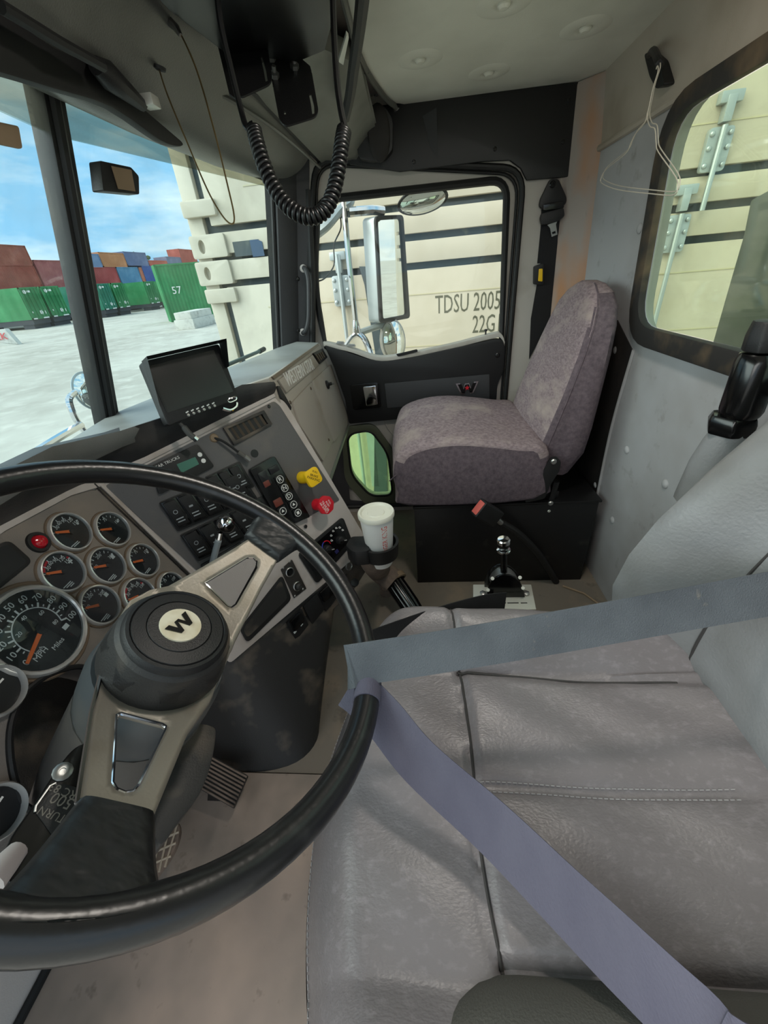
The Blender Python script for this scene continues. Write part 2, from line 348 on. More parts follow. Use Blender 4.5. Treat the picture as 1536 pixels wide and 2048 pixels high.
DF = Fr(V((1.66, 0, 0)), V((0, -1, 0)), V((0, 0, 1)), V((-1, 0, 0)))
def dl(y, z, c=0.0): return DF.p(-y, z, c)
def dpx(x, y, c=0.0): return DF.px(x, y, c)
d_out = [(-0.368, 0.03), (-0.368, 1.262), (0.30, 1.345), (0.44, 0.80), (0.45, 0.03)]
hole = rpoly([dl(*p) for p in d_out], [0.02, 0.07, 0.06, 0.0, 0.02], 6)
wall_r = struct('wall_right', B().plate([dl(-0.56, 0.0), dl(-0.56, 1.48), dl(0.46, 1.48), dl(0.535, 0.80), dl(0.86, 0.50), dl(0.86, 0.0)], [hole], DF.n * -0.018), doorg, 'light grey passenger side wall around the door opening')

# ---- passenger door
C0 = -0.022
win_px = [(636, 401), (1014, 359), (1002, 690), (840, 720), (765, 724), (652, 692), (629, 575)]
wl_ = rpoly([dpx(x, y, C0) for x, y in win_px], [0.05, 0.055, 0.0, 0, 0, 0.0, 0.12], 6)
low_px = [(694, 866), (742, 858), (777, 905), (786, 988), (742, 990), (703, 948)]
lw = rpoly([dpx(x, y, C0) for x, y in low_px], [0.05, 0.035, 0.05, 0.04, 0.04, 0.05], 6)
dor = [(-0.385, 0.01), (-0.385, 1.285), (0.32, 1.37), (0.46, 0.80), (0.47, 0.01)]
door = tag(B().plate(rpoly([dl(y, z, C0) for y, z in dor], [0.02, 0.065, 0.06, 0, 0.02], 6), [wl_, lw], DF.n * -0.03).build('door_1', doorg), 'light grey passenger door with black upper panel and low peep window', None, None, 'structure')
B().tube(hole, 0.0095, 10, True).build('weather_strip', rubber, door)
B().tube(rpoly([dl(y * 0.92, z * 0.97 + 0.004, -0.012) for y, z in dor], [0.02, 0.065, 0.06, 0, 0.02], 6), 0.005, 8, True).build('inner_strip', rubber, door)
B().tube([p + DF.n * 0.004 for p in wl_], 0.012, 8, True).build('window_gasket', rubber, door)
B().prism([p - DF.n * 0.012 for p in wl_], DF.n * -0.004).build('window_pane', g_clear, door)
lwo = rpoly([dpx(x, y, C0) for x, y in [(684, 852), (748, 844), (790, 902), (800, 1006), (736, 1012), (690, 960)]], [0.05, 0.04, 0.05, 0.05, 0.05, 0.05], 6)
B().ring(lwo, lw, DF.n * 0.016).build('peep_window_frame', M('olive grey plastic', (92, 96, 78), 0.5), door, 0.004)
B().tube([p + DF.n * 0.012 for p in lw], 0.006, 8, True).build('peep_window_gasket', rubber, door)
B().prism([p - DF.n * 0.006 for p in lw], DF.n * -0.004).build('peep_window_pane', g_peep, door)
# dark kick area ahead of and under the peep window
B().prism(rpoly([dpx(x, y, -0.015) for x, y in [(640, 930), (690, 850), (700, 1000), (830, 1010), (800, 1075), (690, 1100)]], 0.01), DF.n * 0.004).build('kick_panel', pillar_dk, door)
# black upper panel
cP = 0.0
bp_px = [(648, 690), (700, 706), (752, 724), (800, 720), (900, 698), (1001, 676), (1010, 690), (1007, 745), (995, 768), (992, 819), (900, 829), (698, 848), (690, 800), (668, 735)]
bpl = rpoly([dpx(x, y, cP + .012) for x, y in bp_px], [0.01, 0.03, 0.05, 0.04, 0, 0.025, 0.02, 0.03, 0.02, 0.01, 0, 0.01, 0, 0], 4)
B().prism(bpl, DF.n * -0.03).build('upper_panel', blk, door, 0.004)
lt = [(646, 684), (700, 696), (752, 713), (800, 710), (900, 690), (985, 668), (1003, 668), (1010, 684)]
ledge = [dpx(x, y, cP + .008) for x, y in lt]
B().loft([[p, p + V((0, 0, -0.016)), p + V((0.03, 0, -0.016)), p + V((0.03, 0, 0.003))] for p in smooth_path(ledge, 4)]).build('sill_ledge', doorg, door, 0.003)
def on_panel(pts, name, mat, c0, c1, r=0.004, bevel=0.001, parent=door):
    return B().prism(rpoly([dpx(x, y, cP + c0) for x, y in pts], r, 4), DF.n * (c1 - c0)).build(name, mat, parent, bevel)
on_panel([(792, 708), (834, 698), (836, 703), (796, 713)], 'sill_strip', blk, .010, .014)
on_panel([(769, 767), (979, 748), (979, 798), (775, 816)], 'recess_panel', pillar_dk, .013, .016, 0.004, 0.002)
on_panel([(700, 769), (757, 764), (763, 814), (707, 820)], 'handle_bezel', blk_g, .013, .019, 0.012, 0.002)
hb = on_panel([(726, 773), (752, 770), (756, 808), (733, 812)], 'door_handle', chrome, .019, .027, 0.005, 0.003); tag(hb, 'chrome pull lever')
# winged W badge with a red star
def wbadge(fr, s, mat, parent, name, c0, c1):
    b = B()
    for sg in (-1, 1):
        b.prism([fr.p(sg * x * s, y * s, c0) for x, y in [(-1.0, 0.5), (-0.62, 0.5), (-0.38, -0.10), (-0.18, 0.42), (0.02, 0.42), (-0.08, 0.1), (-0.28, -0.5), (-0.55, -0.5)]], fr.n * (c1 - c0))
    return b.build(name, mat, parent)
bc = dpx(934, 776, cP + .016); du = (dpx(955, 773.5, cP + .016) - dpx(912, 778, cP + .016)).normalized()
bf = Fr(bc, du, DF.n.cross(du), DF.n)
bdg = wbadge(bf, 0.046, chrome, door, 'badge', 0.0, 0.003)
wbadge(bf, 0.038, blk_g, bdg, 'badge_fill', 0.003, 0.0045)
st = []
for k in range(10):
    a = math.pi / 2 + k * math.pi / 5; r_ = 0.011 if k % 2 == 0 else 0.0045; st.append(bf.p(math.cos(a) * r_, math.sin(a) * r_ + 0.002, 0.0045))
B().prism(st, bf.n * 0.0015).build('star', redm, bdg)
for p in [(722, 690), (705, 694)]: pass
for p in [(681, 687), (703, 692)]:
    q = dpx(p[0], p[1], cP + 0.0); f = Fr(q, V((0, -1, -0.14)), V((-1, 0, 0)), V((0, -0.14, 1)))
    B().box(f, -0.016, 0.016, -0.009, 0.012, 0.0, 0.004).prism([f.p(-0.013, -0.006, .004), f.p(0.013, -0.006, .004), f.p(0.013, 0.009, .004), f.p(-0.013, 0.009, .004)], f.n * 0.004).build('window_switch', steel, door, 0.0015)
q = dpx(971, 672, cP - 0.01)
B().lathe(q, V((0, 0, 1)), [(0.006, 0), (0.0055, 0.004), (0.003, 0.006), (0.003, 0.016), (0.0065, 0.019), (0.006, 0.024), (0.001, 0.025)], 12).build('lock_pin', blk, door)
for p in [(995, 711)]: screw(dpx(p[0], p[1], cP + .012), DF.n, 0.009, blk_g, door)
B().tube(smooth_path([dpx(x, y, C0 + 0.002) for x, y in [(768, 838), (772, 850), (785, 868), (810, 885)]], 5), 0.003, 6).build('crease', doorg, door)

# black header above the door
hd_px = [(700, 330), (745, 215), (1192, 162), (1168, 352), (1052, 362), (1040, 338), (1018, 322), (960, 325), (800, 345)]
hd = struct('trim_4', B().prism([dpx(x, y, 0.004) for x, y in hd_px], DF.n * 0.012), M('black header plastic', (14, 14, 15), 0.5), 'black plastic header panel above the passenger door', 0.003)
for p in [(828, 324), (990, 298), (1126, 284), (1138, 200), (890, 192)]:
    screw(dpx(p[0], p[1], .016), DF.n, 0.006, blk_g, hd)
B().add([dpx(845, 232, .017), dpx(873, 215, .03), dpx(876, 318, .017), dpx(862, 300, .017)], [(0, 1, 2), (0, 2, 3), (0, 3, 1), (1, 3, 2)]).build('gusset', blk, hd)

# ceiling
CZ = 1.44
cl = [V((1.665, -0.555, CZ)), V((-0.36, -0.555, CZ)), V((-0.36, 0.11, CZ)), V((1.30, 0.10, CZ)), V((1.50, 0.07, CZ)), V((1.62, 0.035, CZ)), V((1.665, -0.02, CZ))]
ceil = struct('ceiling', B().prism(cl, V((0, 0, 0.03))), headl, 'grey green vinyl headliner with upholstery buttons')
for p in [(840, 119), (978, 145), (1171, 56), (1008, 8), (1500, 8)]:
    o = atz(p[0], p[1], CZ)
    B().lathe(o, V((0, 0, -1)), [(0.060, -0.002), (0.052, 0.0006), (0.040, 0.002), (0.026, 0.0035), (0.018, 0.002), (0.0135, -0.002), (0.0125, 0.003), (0.008, 0.007), (0.001, 0.0075)], 24).build('button', headl, ceil)
B().tube(smooth_path([V((-0.2, 0.11, CZ)), V((1.0, 0.105, CZ)), V((1.30, 0.10, CZ - .002)), V((1.50, 0.07, CZ - .004)), V((1.62, 0.035, CZ - .006)), V((1.655, -0.02, CZ - .008)), V((1.655, -0.5, CZ - .008))], 5), 0.007, 8).build('edge_bead', hpad, ceil)
for p in [(733, 145), (752, 190)]: screw(atz(p[0], p[1], CZ - .006), V((0, 0, -1)), 0.006, blk, ceil)
struct('trim_5', B().wbox(-0.36, 1.70, -0.60, 0.52, 1.47, 1.52), doorg, 'cab roof panel above the headliner')

# ---- windshield
XC = 0.80
def wsp(x, z):     # windshield surface: V shaped in plan, leaning back
    k = (z - 0.814) / (1.257 - 0.814)
    yc = 0.672 - 0.126 * k; ys = 0.527 - 0.080 * k
    return V((x, yc + (ys - yc) * abs(x - XC) / 0.82, z))
wsr = tag(B().ring([wsp(1.64, 0.765), wsp(1.64, 1.33), wsp(XC, 1.33), wsp(-0.30, 1.33), wsp(-0.30, 0.765), wsp(XC, 0.765)],
                   [wsp(1.605, 0.785), wsp(1.60, 1.295), wsp(XC, 1.295), wsp(-0.26, 1.295), wsp(-0.26, 0.785), wsp(XC, 0.785)], V((0, 0.02, 0.0))).build('window_1', rubber), 'two piece windshield with a tinted top band', None, None, 'structure')
zt = 1.242
for s_, (xa, xb) in enumerate([(XC, 1.62), (-0.28, XC)]):
    B().prism([wsp(xa, 0.79), wsp(xb, 0.79), wsp(xb, zt + (0.038 if s_ == 0 else 0)), wsp(xa, zt)], V((0, 0.004, 0))).build('pane', g_wind, wsr)
    B().prism([wsp(xa, zt), wsp(xb, zt + (0.038 if s_ == 0 else 0)), wsp(xb, 1.31), wsp(xa, 1.31)], V((0, 0.004, 0))).build('tinted_pane', g_tint, wsr)
B().prism([wsp(XC, 0.775) + V((-0.022, -0.012, 0)), wsp(XC, 0.775) + V((0.022, -0.012, 0)), wsp(XC, 0.775) + V((0.022, 0.02, 0)), wsp(XC, 0.775) + V((-0.022, 0.02, 0))], wsp(XC, 1.31) - wsp(XC, 0.775)).build('divider', M('black divider', (26, 26, 27), .5), wsr, 0.004)
B().tube([wsp(XC - 0.005, 0.775) + V((0, -.012, 0)), wsp(XC - 0.005, 1.31) + V((0, -.012, 0))], 0.009, 8).build('divider_bead', rubber, wsr)

# right A pillar
ap = struct('trim_6', B().loft([[wsp(1.605, z) + V((0, -.002, 0)), wsp(1.60, z) + V((0.0, -0.02, 0)), V((1.615, wsp(1.6, z).y - 0.05, z)), V((1.645, wsp(1.6, z).y - 0.075, z)), V((1.655, wsp(1.6, z).y - 0.115, z)), V((1.70, wsp(1.6, z).y - 0.115, z)), V((1.70, wsp(1.6, z).y, z))] for z in (0.72, 0.9, 1.1, 1.25, 1.40)]), pillar_dk, 'charcoal windshield pillar beside the passenger door', 0.0)
B().tube([wsp(1.603, 0.79) + V((0, -.004, 0)), wsp(1.603, 1.30) + V((0, -.004, 0))], 0.008, 8).build('seal', rubber, ap)
B().tube([V((1.66, 0.415, 0.75)), V((1.66, 0.37, 1.0)), V((1.66, 0.335, 1.27))], 0.012, 8).build('seal', rubber, ap)
for p in [(596, 558), (597, 661)]: screw(atx(p[0], p[1], 1.628), V((-1, -0.5, 0)), 0.007, blk_g, ap)
gh = thing('grab_handle', 'slim charcoal grab handle on the windshield pillar', 'handle', atx(612, 665, 1.63))
B().tube(smooth_path([atx(608, 536, 1.645), atx(612, 541, 1.62), atx(617, 560, 1.612), atx(618, 600, 1.61), atx(617, 640, 1.612), atx(612, 660, 1.62), atx(606, 666, 1.645)], 5), 0.0085, 10).build('grip', pillar_dk, gh)
for p in [(607, 537), (606, 664)]: B().lathe(atx(p[0], p[1], 1.65), V((-1, 0, 0)), [(0.014, -0.01), (0.013, 0.004), (0.008, 0.008), (0.001, 0.009)], 12).build('mount', dash_lt, gh)

# driver side: door sill, posts, roof rail (the driver door stands open)
struct('wall_left', B().plate([V((-0.34, -0.64, -0.04)), V((-0.34, -0.64, 1.47)), V((-0.34, 0.45, 1.47)), V((-0.34, 0.55, 0.8)), V((-0.34, 0.86, 0.5)), V((-0.34, 0.86, -0.04))],
       [[V((-0.34, -0.58, 0.02)), V((-0.34, -0.58, 1.42)), V((-0.34, 0.39, 1.42)), V((-0.34, 0.48, 0.8)), V((-0.34, 0.60, 0.02))]], V((-0.03, 0, 0))), doorg, 'light grey driver side wall with the door opening')
# cowl and hood ahead of the windshield
struct('trim_7', B().prism([V((-0.4, 0.70, 0.70)), V((1.75, 0.70, 0.70)), V((1.75, 0.86, 0.52)), V((-0.4, 0.86, 0.52))], V((0, 0, 0.03))), blk_dust, 'black cowl strip below the windshield')

# ================================================================ outside
gr = struct('ground', B().add([V((-400, -400, -1.38)), V((400, -400, -1.38)), V((400, 400, -1.38)), V((-400, 400, -1.38))], [(0, 1, 2, 3)]), groundm, 'pale dusty container yard')

# the beige container beside the truck
cd_ = V((0.0668198, 0.99776506, 0)); cn_ = V((-0.99776506, 0.0668198, 0))
CF = Fr(V((2.9, 0, 0)), -cd_, V((0, 0, 1)), cn_)
def cpx(x, y, c=0.0): return CF.px(x, y, c)
ce = CF.loc(cpx(395, 520))[0]         # front end along the face (negative is towards the front)
ct = thing('shipping_container', 'beige steel container standing close beside the cab, lettered TDSU', 'container', CF.p(-ce + 2.0, -1.38, -1.2))
a0, a1 = ce, ce + 6.06
B().box(CF, a0 + 0.10, a1 - 0.10, -1.2, 1.86, -2.2, -0.05).build('body', gapm, ct)
gaps = [1.33, 1.18, 1.03]; gh_ = 0.019
lev = [(-1.22, 1.03 - gh_), (1.03 + gh_, 1.18 - gh_), (1.18 + gh_, 1.33 - gh_), (1.33 + gh_, 1.86)]
for lo, hi in lev:
    B().box(CF, a0 + 0.155, a1 - 0.155, lo, hi, -0.05, 0.0).build('panel', beige, ct, 0.004)
B().box(CF, a0, a0 + 0.10, -1.38, 1.9, -0.16, -0.01).build('corner_post', beige, ct, 0.006)
B().box(CF, a1 - 0.10, a1, -1.38, 1.9, -0.16, -0.01).build('corner_post', beige, ct, 0.006)
for z_ in (0.873, 0.56, 1.52):
    B().box(CF, a0 + 0.42, a1 - 0.3, z_ - 0.003, z_ + 0.003, 0.0, 0.003).build('pressed_line', M('shaded beige', (196, 188, 158), 0.6) if z_ > 0.87 and z_ < 0.9 else MATS['shaded beige'] if 'shaded beige' in MATS else beige, ct)
# corner castings with oval holes, and lugs
for cx_, cy_, w_, h_ in [(0.11, 1.245, 0.24, 0.125), (0.10, 1.098, 0.24, 0.135)]:
    fr = CF.at(a0 + cx_, cy_)
    ov = [fr.p(-0.045 + 0.022 * math.cos(t * math.pi / 8), 0.038 * math.sin(t * math.pi / 8), 0.02) for t in range(16)]
    B().plate(rpoly([fr.p(-w_ / 2, -h_ / 2, .02), fr.p(w_ / 2, -h_ / 2, .02), fr.p(w_ / 2, h_ / 2, .02), fr.p(-w_ / 2, h_ / 2, .02)], 0.015), [ov], fr.n * -0.09).build('corner_casting', beige, ct, 0.004)
for cz_ in (1.44, 0.965): 
    fr = CF.at(a0 + 0.11, cz_); B().rbox(fr, 0.22, 0.085, 0.012, -0.06, 0.03).build('lug', beige, ct, 0.008)
B().box(CF.at(a0 + 0.36, 1.205), -0.09, 0.09, -0.03, 0.05, -0.04, 0.001).build('slot', gapm, ct)
B().prism([CF.p(a0 + 0.39, 1.165, .001), CF.p(a0 + 0.47, 1.165, .001), CF.p(a0 + 0.47, 1.24, .001), CF.p(a0 + 0.44, 1.255, .001), CF.p(a0 + 0.39, 1.255, .001)], CF.n * 0.004).build('slot', M('blue grey plate', (58, 82, 110), 0.6), ct)
# dark upright brace behind the mirror
brace = [cpx(x, y, 0.02) for x, y in [(718, 533), (735, 533), (742, 560), (766, 700), (775, 990), (748, 990), (750, 705), (729, 570)]]
B().prism(brace, CF.n * -0.02).build('brace', gapm, ct)
def lockgear(px, py, top, bot, up=1):
    q = CF.loc(cpx(px, py, .02)); f = CF.at(q[0], q[1], 0.0)
    B().tube([f.p(0, bot, .045), f.p(0, top, .045)], 0.013, 10).build('lock_rod', zinc, ct)
    b = B().rbox(f, 0.115, 0.175, 0.018, 0.0, 0.03)
    for sx in (-1, 1):
        for sy in (-1, 0.1, 1): b.lathe(f.p(sx * 0.042, sy * 0.062, .03), f.n, [(0.013, 0), (0.012, 0.009), (0.005, 0.012)], 8)
    b.build('hinge_bracket', zinc, ct, 0.003)
    b = B().box(f, -0.02, 0.02, 0.10, 0.20, 0.0, 0.05).box(f, -0.05, 0.05, 0.17, 0.215, 0.0, 0.045); b.build('rod_guide', zinc, ct, 0.006)
lockgear(684, 582, 0.2, -1.6)
lockgear(1432, 300, 0.09, -0.25); lockgear(1350, 468, 0.09, -1.5)
B().box(CF.at(*CF.loc(cpx(745, 905))[:2]), -0.03, 0.03, -0.3, 0.5, 0.0, 0.02).build('brace', zinc, ct)
tx = B(); q = CF.loc(cpx(930, 608)); td = (q[0], q[1])
w1 = CF.loc(cpx(870, 612)); h1 = CF.loc(cpx(878, 594))[1] - CF.loc(cpx(878, 630))[1]
tx.text('TDSU 2005', CF.at(w1[0], w1[1], 0), h1 / 0.69, 0.001, 0.0003, 'LEFT', 0.575)
w2_ = CF.loc(cpx(944, 651)); tx.text('22G1', CF.at(w2_[0], w2_[1], 0), h1 / 0.69, 0.001, 0.0003, 'LEFT', 0.575)
tx.build('lettering', cont_txt, ct)

# containers across the yard
def container(x0, x1, y0, y1, z0_, z1_, col, label, grp, rough=False, doors=False, base=None, txt=None):
    t = thing('freight_container', label, 'container', ((x0 + x1) / 2, y0, z0_ if base is None else -1.38), grp)
    key = 'container paint %d %d %d' % col
    m = MATS.get(key) or M(key, col, 0.7, mix=[((min(255, col[0] + 30), min(255, col[1] + 28), min(255, col[2] + 26)), 0.5, 0.45, 0.75)])
    b = B(); n = max(4, int((x1 - x0) / 0.28)); dd = 0.04
    prof = []
    for i in range(n):                # corrugated long side facing the yard
        xa = x0 + (x1 - x0) * i / n; xb = x0 + (x1 - x0) * (i + 0.5) / n; k = (x1 - x0) / n * 0.12
        prof += [(xa + k, y0), (xb - k, y0), (xb + k, y0 + dd), (xa + (x1 - x0) / n - k, y0 + dd)]
    if doors: prof = [(x0, y0), (x1, y0)]
    ny = 10; side = []
    for i in range(ny):
        ya = y0 + 0.1 + (y1 - y0 - 0.1) * i / ny; st_ = (y1 - y0 - 0.1) / ny
        side += [(x0, ya + st_ * 0.1), (x0, ya + st_ * 0.4), (x0 + dd, ya + st_ * 0.6), (x0 + dd, ya + st_ * 0.9)]
    loop = [V((x, y, z0_)) for x, y in (side[::-1] + prof + [(x1, y0 + 0.1), (x1, y1), (x0, y1)])]
    b.prism(loop, V((0, 0, z1_ - z0_))).build('body', m, t)
    fb = B()
    for (xa, xb, za, zb_) in [(x0, x1, z1_ - 0.12, z1_), (x0, x1, z0_, z0_ + 0.15), (x0, x0 + 0.12, z0_, z1_), (x1 - 0.12, x1, z0_, z1_)]: fb.wbox(xa, xb, y0 - 0.05, y0 + 0.06, za, zb_)
    fb.build('frame', m, t)
    f = Fr(V(((x0 + x1) / 2, y0, (z0_ + z1_) / 2)), V((1, 0, 0)), V((0, 0, 1)), V((0, -1, 0)))
    h = z1_ - z0_; w = x1 - x0
    if doors:
        for xx in (-0.3, -0.12, 0.12, 0.3): B().tube([f.p(xx * w, -h * .46, .06), f.p(xx * w, h * .46, .06)], 0.035, 6).build('lock_bar', m, t)
        b = B()
        for k in range(6): b.box(f, -w * .40, w * .42, h * (0.20 - k * 0.065) - .02, h * (0.20 - k * 0.065) + .02, .01, .05)
        b.build('door_rib', m, t)
        b = B().lathe(f.p(-w * .28, h * .36, .05), f.n, [(0.2, 0), (0.2, 0.02)], 10).box(f, -w * .16, w * .02, h * .34, h * .40, .05, .06).lathe(f.p(w * .12, -h * .30, .05), f.n, [(0.24, 0), (0.24, 0.02)], 5)
        b.box(f, w * .30, w * .36, -h * .36, -h * .26, .05, .06).box(f, -w * .36, -w * .30, -h * .30, -h * .25, .05, .06)
        b.box(f, -w * .45, -w * .25, -h * .5, -h * .46, .05, .08).box(f, w * .1, w * .4, -h * .5, -h * .46, .05, .08); b.build('marking', white, t)
    if txt:
        for k in (0.30, 0.62):
            fs = Fr(V((x0, y0 + 0.1 + (y1 - y0) * k * 0.5, z0_ + h * 0.5)), V((0, -1, 0)), V((0, 0, 1)), V((-1, 0, 0)))
        B().text(txt, fs, 0.7, 0.02, 0.01).build('marking', white, t)
    if base is not None:
        B().wbox(x0 + 0.05, x1 - 0.05, y0 + 0.1, y1 - 0.1, -0.95, z0_).wbox(x0 + 0.1, x1 - 0.1, y0 + 0.3, y0 + 1.6, -1.38, -0.6).wbox(x0 + 0.1, x1 - 0.1, y1 - 2.5, y1 - 1.0, -1.38, -0.6).build('chassis', M('dark chassis', (52, 56, 64), 0.8) if 'dark chassis' not in MATS else MATS['dark chassis'], t)
    return t
green = (34, 122, 70); green2 = (30, 116, 92)
gx = [(45.5, 48.0, green, 'leftmost green container on a trailer, its side lettered 57, behind the barrier'), (48.35, 51.1, green, 'green container on a trailer, second from the left edge'), (57.6, 60.2, green2, 'teal green container on a trailer, just right of the windshield divider'),
      (60.65, 63.3, green, 'green container on a trailer, second right of the windshield divider'), (68.6, 71.4, green, 'green container on a trailer with a long plain side, below the blue one'), (74.2, 76.8, green, 'green container on a trailer, second from the right of the row'), (78.2, 80.8, green, 'rightmost green container on a trailer, beside the tall green box')]
for i, (xa, xb, c_, lb) in enumerate(gx):
    container(xa, xb, 42, 54, -0.45, 2.64, c_, lb, 'green containers parked across the yard', doors=True, base=True, txt='57' if i in (0, 4) else None)
bx0 = aty(337, 530, 20.0); 
gc = container(37.2, 41.6, 20.4, 22.8, -1.38, 1.02 + 2.0, green, 'taller green container standing on the ground nearest the beige one', 'green containers parked across the yard', txt=None)
gc.rotation_euler = (0, 0, math.radians(-55)); gc.location = V((38.9, 19.9, -1.38))
B().text('57', Fr(gc.location + V((-1.0, 0, 2.4)), V((1, 0, 0)), V((0, 0, 1)), V((0, -1, 0))), 0.8, 0.08, 0.01).build('marking', white, gc)
far = [(52, 64.2, 5.85, 8.2, (150, 72, 58), 'red brown container at the top of the stack at the left edge'), (50, 64.1, 3.05, 5.85, (156, 66, 54), 'weathered red container under the red brown one at the left edge'),
       (64.5, 73, 2.85, 6.5, (164, 84, 86), 'faded red container left of the windshield divider'), (74, 82.5, 2.85, 5.6, (172, 66, 66), 'red container just right of the windshield divider'),
       (75.6, 79.2, 5.6, 7.6, (120, 140, 178), 'pale blue container end beside the orange one'), (79.4, 86.4, 5.65, 7.9, (190, 124, 82), 'orange container high on the far stack'),
       (86.6, 93.9, 5.9, 8.2, (92, 106, 146), 'slate blue container high on the far stack beside the orange one'), (82.8, 89.5, 2.85, 5.65, (86, 134, 168), 'light blue container in the middle of the far stack'),
       (89.7, 90.8, 2.85, 5.6, (186, 110, 84), 'narrow orange container end between two blue ones'), (91, 101.4, 2.85, 5.9, (42, 78, 150), 'bright blue container lettered along the side, far stack'),
       (94.1, 101.4, 5.9, 6.9, (186, 84, 66), 'orange red container top peeking over the bright blue one'), (101.6, 108.1, 2.85, 7.7, (112, 118, 146), 'grey blue container beyond the green row'), (108.3, 116.5, 6.4, 9.4, (170, 74, 62), 'red container at the right end of the far stack'), (108.3, 116.5, 2.85, 6.4, (120, 76, 72), 'dull red container under the last red one of the far stack')]
for (xa, xb, za, zb_, c_, lb) in far:
    container(xa, xb, 55, 58, za, zb_, c_, lb, 'stacked containers behind the green row')
for k in range(6):
    container(50 + k * 11.2, 50 + k * 11.2 + 11, 55.3, 58, -1.38, 2.85 if k else 3.05, (96, 90, 92), 'dull grey container at the foot of the far stack', 'containers at the foot of the far stack')
# tree over the stack
tr = thing('tree', 'small dark green tree crown behind the far container stack', 'tree', (100, 62, -1.38))
B().tube([V((100, 62, -1.38)), V((100, 62, 7))], 0.25, 6).build('trunk', hinge_b, tr)
b = B()
for k in range(60):
    c = V((100 + random.gauss(0, 1.7), 62 + random.gauss(0, 1), 7.2 + random.gauss(0, 0.6)))
    b.lathe(c, V((random.random() - .5, random.random() - .5, 1)), [(0.02, -0.5), (0.5, -0.2), (0.55, 0.15), (0.02, 0.5)], 6)
b.build('crown', M('tree green', (66, 96, 62), 0.9), tr)
# road barrier with red writing, and a concrete block
q0 = atz(0, 693, -1.38); q1 = atz(44, 688, -1.38)
bu = (q1 - q0).normalized(); bn = V((bu.y, -bu.x, 0)); bn = bn if bn.dot(-q0) > 0 else -bn
L_ = (q1 - q0).length
fb = Fr(q0, bu, V((0, 0, 1)), bn)
bar = thing('concrete_barrier', 'low pale concrete barrier with red writing at the left edge', 'barrier', q0)
B().prism([fb.p(L_, 0, 0.3), fb.p(L_ - .1, 0, 0.3), fb.p(L_ - .55, 1.05, 0.0), fb.p(-3, 1.05, 0), fb.p(-3, 0, 0.3)], fb.n * -0.6).build('block', concrete, bar, 0.03)
B().text('D WALK', Fr(fb.p(L_ - .55, 0.60, .16), fb.u, (fb.v - fb.n * .28), (fb.n + fb.v * .28)), 0.62, 0.03, 0.01, 'RIGHT').build('writing', M('faded red paint', (214, 84, 88), 0.8), bar)
q0 = atz(364, 660, -1.38); 
blo = thing('concrete_block', 'pale stepped concrete block beyond the beige container', 'block', q0)
B().wbox(q0.x, q0.x + 3.4, q0.y - 1.0, q0.y + .4, -1.38, -0.75).wbox(q0.x + .1, q0.x + 3.4, q0.y - .9, q0.y + .3, -0.75, -0.30).build('blocks', concrete, blo, 0.04)

# ---- mirrors outside the passenger window
def xpx(x, y, d): return atx(x, y, d)
mr = thing('side_mirror', 'tall rectangular truck mirror outside the passenger window', 'mirror', atx(780, 640, 2.02))
mc = atx(775, 538, 2.02); vd = (CAM - mc).normalized(); mn = (vd + V((0.30, -0.95, -0.02)).normalized() * 0.85).normalized()
mu = V((0, 0, 1)).cross(mn).normalized(); MFr = Fr(mc, mu, mn.cross(mu), mn)
mo = rpoly([onp(x, y, mc, mn) for x, y in [(747, 432), (803, 430), (817, 636), (758, 647)]], 0.02, 5)
mi = rpoly([onp(x, y, mc, mn) for x, y in [(752, 441), (798, 438), (810, 629), (763, 638)]], 0.014, 5)
B().prism([p - mn * 0.07 for p in mo], mn * 0.07).build('housing', zinc, mr, 0.008)
B().ring(mo, mi, mn * 0.012).build('rim', rubber, mr, 0.002)
B().prism([p + mn * 0.001 for p in mi], mn * 0.003).build('mirror_glass', mirror, mr)
def roundmirror(name, label, c, rx, ry, n, mat_rim, group=None, tilt=0.0):
    t = thing(name, label, 'mirror', c); n = n.normalized(); u = V((0, 0, 1)).cross(n).normalized(); v = n.cross(u)
    if tilt: u, v = u * math.cos(tilt) + v * math.sin(tilt), v * math.cos(tilt) - u * math.sin(tilt)
    rings = []
    for r_, h in [(0.6, -0.045), (0.95, -0.03), (1.04, -0.005), (1.04, 0.006), (0.95, 0.008)]:
        rings.append([c + n * h + (u * math.cos(a * math.pi / 16) * rx + v * math.sin(a * math.pi / 16) * ry) * r_ for a in range(32)])
    B().loft(rings).build('housing', mat_rim, t)
    rings = []
    for r_, h in [(0.97, 0.006), (0.8, 0.013), (0.5, 0.021), (0.2, 0.025), (0.01, 0.026)]:
        rings.append([c + n * h + (u * math.cos(a * math.pi / 16) * rx + v * math.sin(a * math.pi / 16) * ry) * r_ for a in range(32)])
    B().loft(rings).build('mirror_glass', mirror, t)
    return t
c = atx(787, 682, 2.02); roundmirror('convex_mirror', 'round convex mirror below the tall passenger mirror', c, 0.062, 0.092, (CAM - c).normalized() + V((-.3, -.8, 0)), steel, tilt=0.0)
c = atx(845, 402, 1.98); roundmirror('look_down_mirror', 'wide black rimmed look down mirror above the passenger window', c, 0.098, 0.042, (CAM - c).normalized() + V((-.5, -.1, -0.5)), rubber, tilt=0.12)
B().tube([atx(792, 655, 2.04), atx(788, 640, 2.05)], 0.012, 8).build('bracket', zinc, bpy.data.objects['convex_mirror'])
B().tube([atx(818, 372, 1.98), atx(818, 392, 1.98)], 0.02, 8).build('bracket', zinc, bpy.data.objects['look_down_mirror'])
ma = thing('mirror_arm', 'chrome mirror arm and brackets outside the passenger window', 'mirror arm', atx(716, 680, 2.0))
B().tube([atx(686, 392, 2.0), atx(698, 520, 2.0), atx(714, 665, 2.0)], 0.0125, 10).build('upright', chrome, ma)
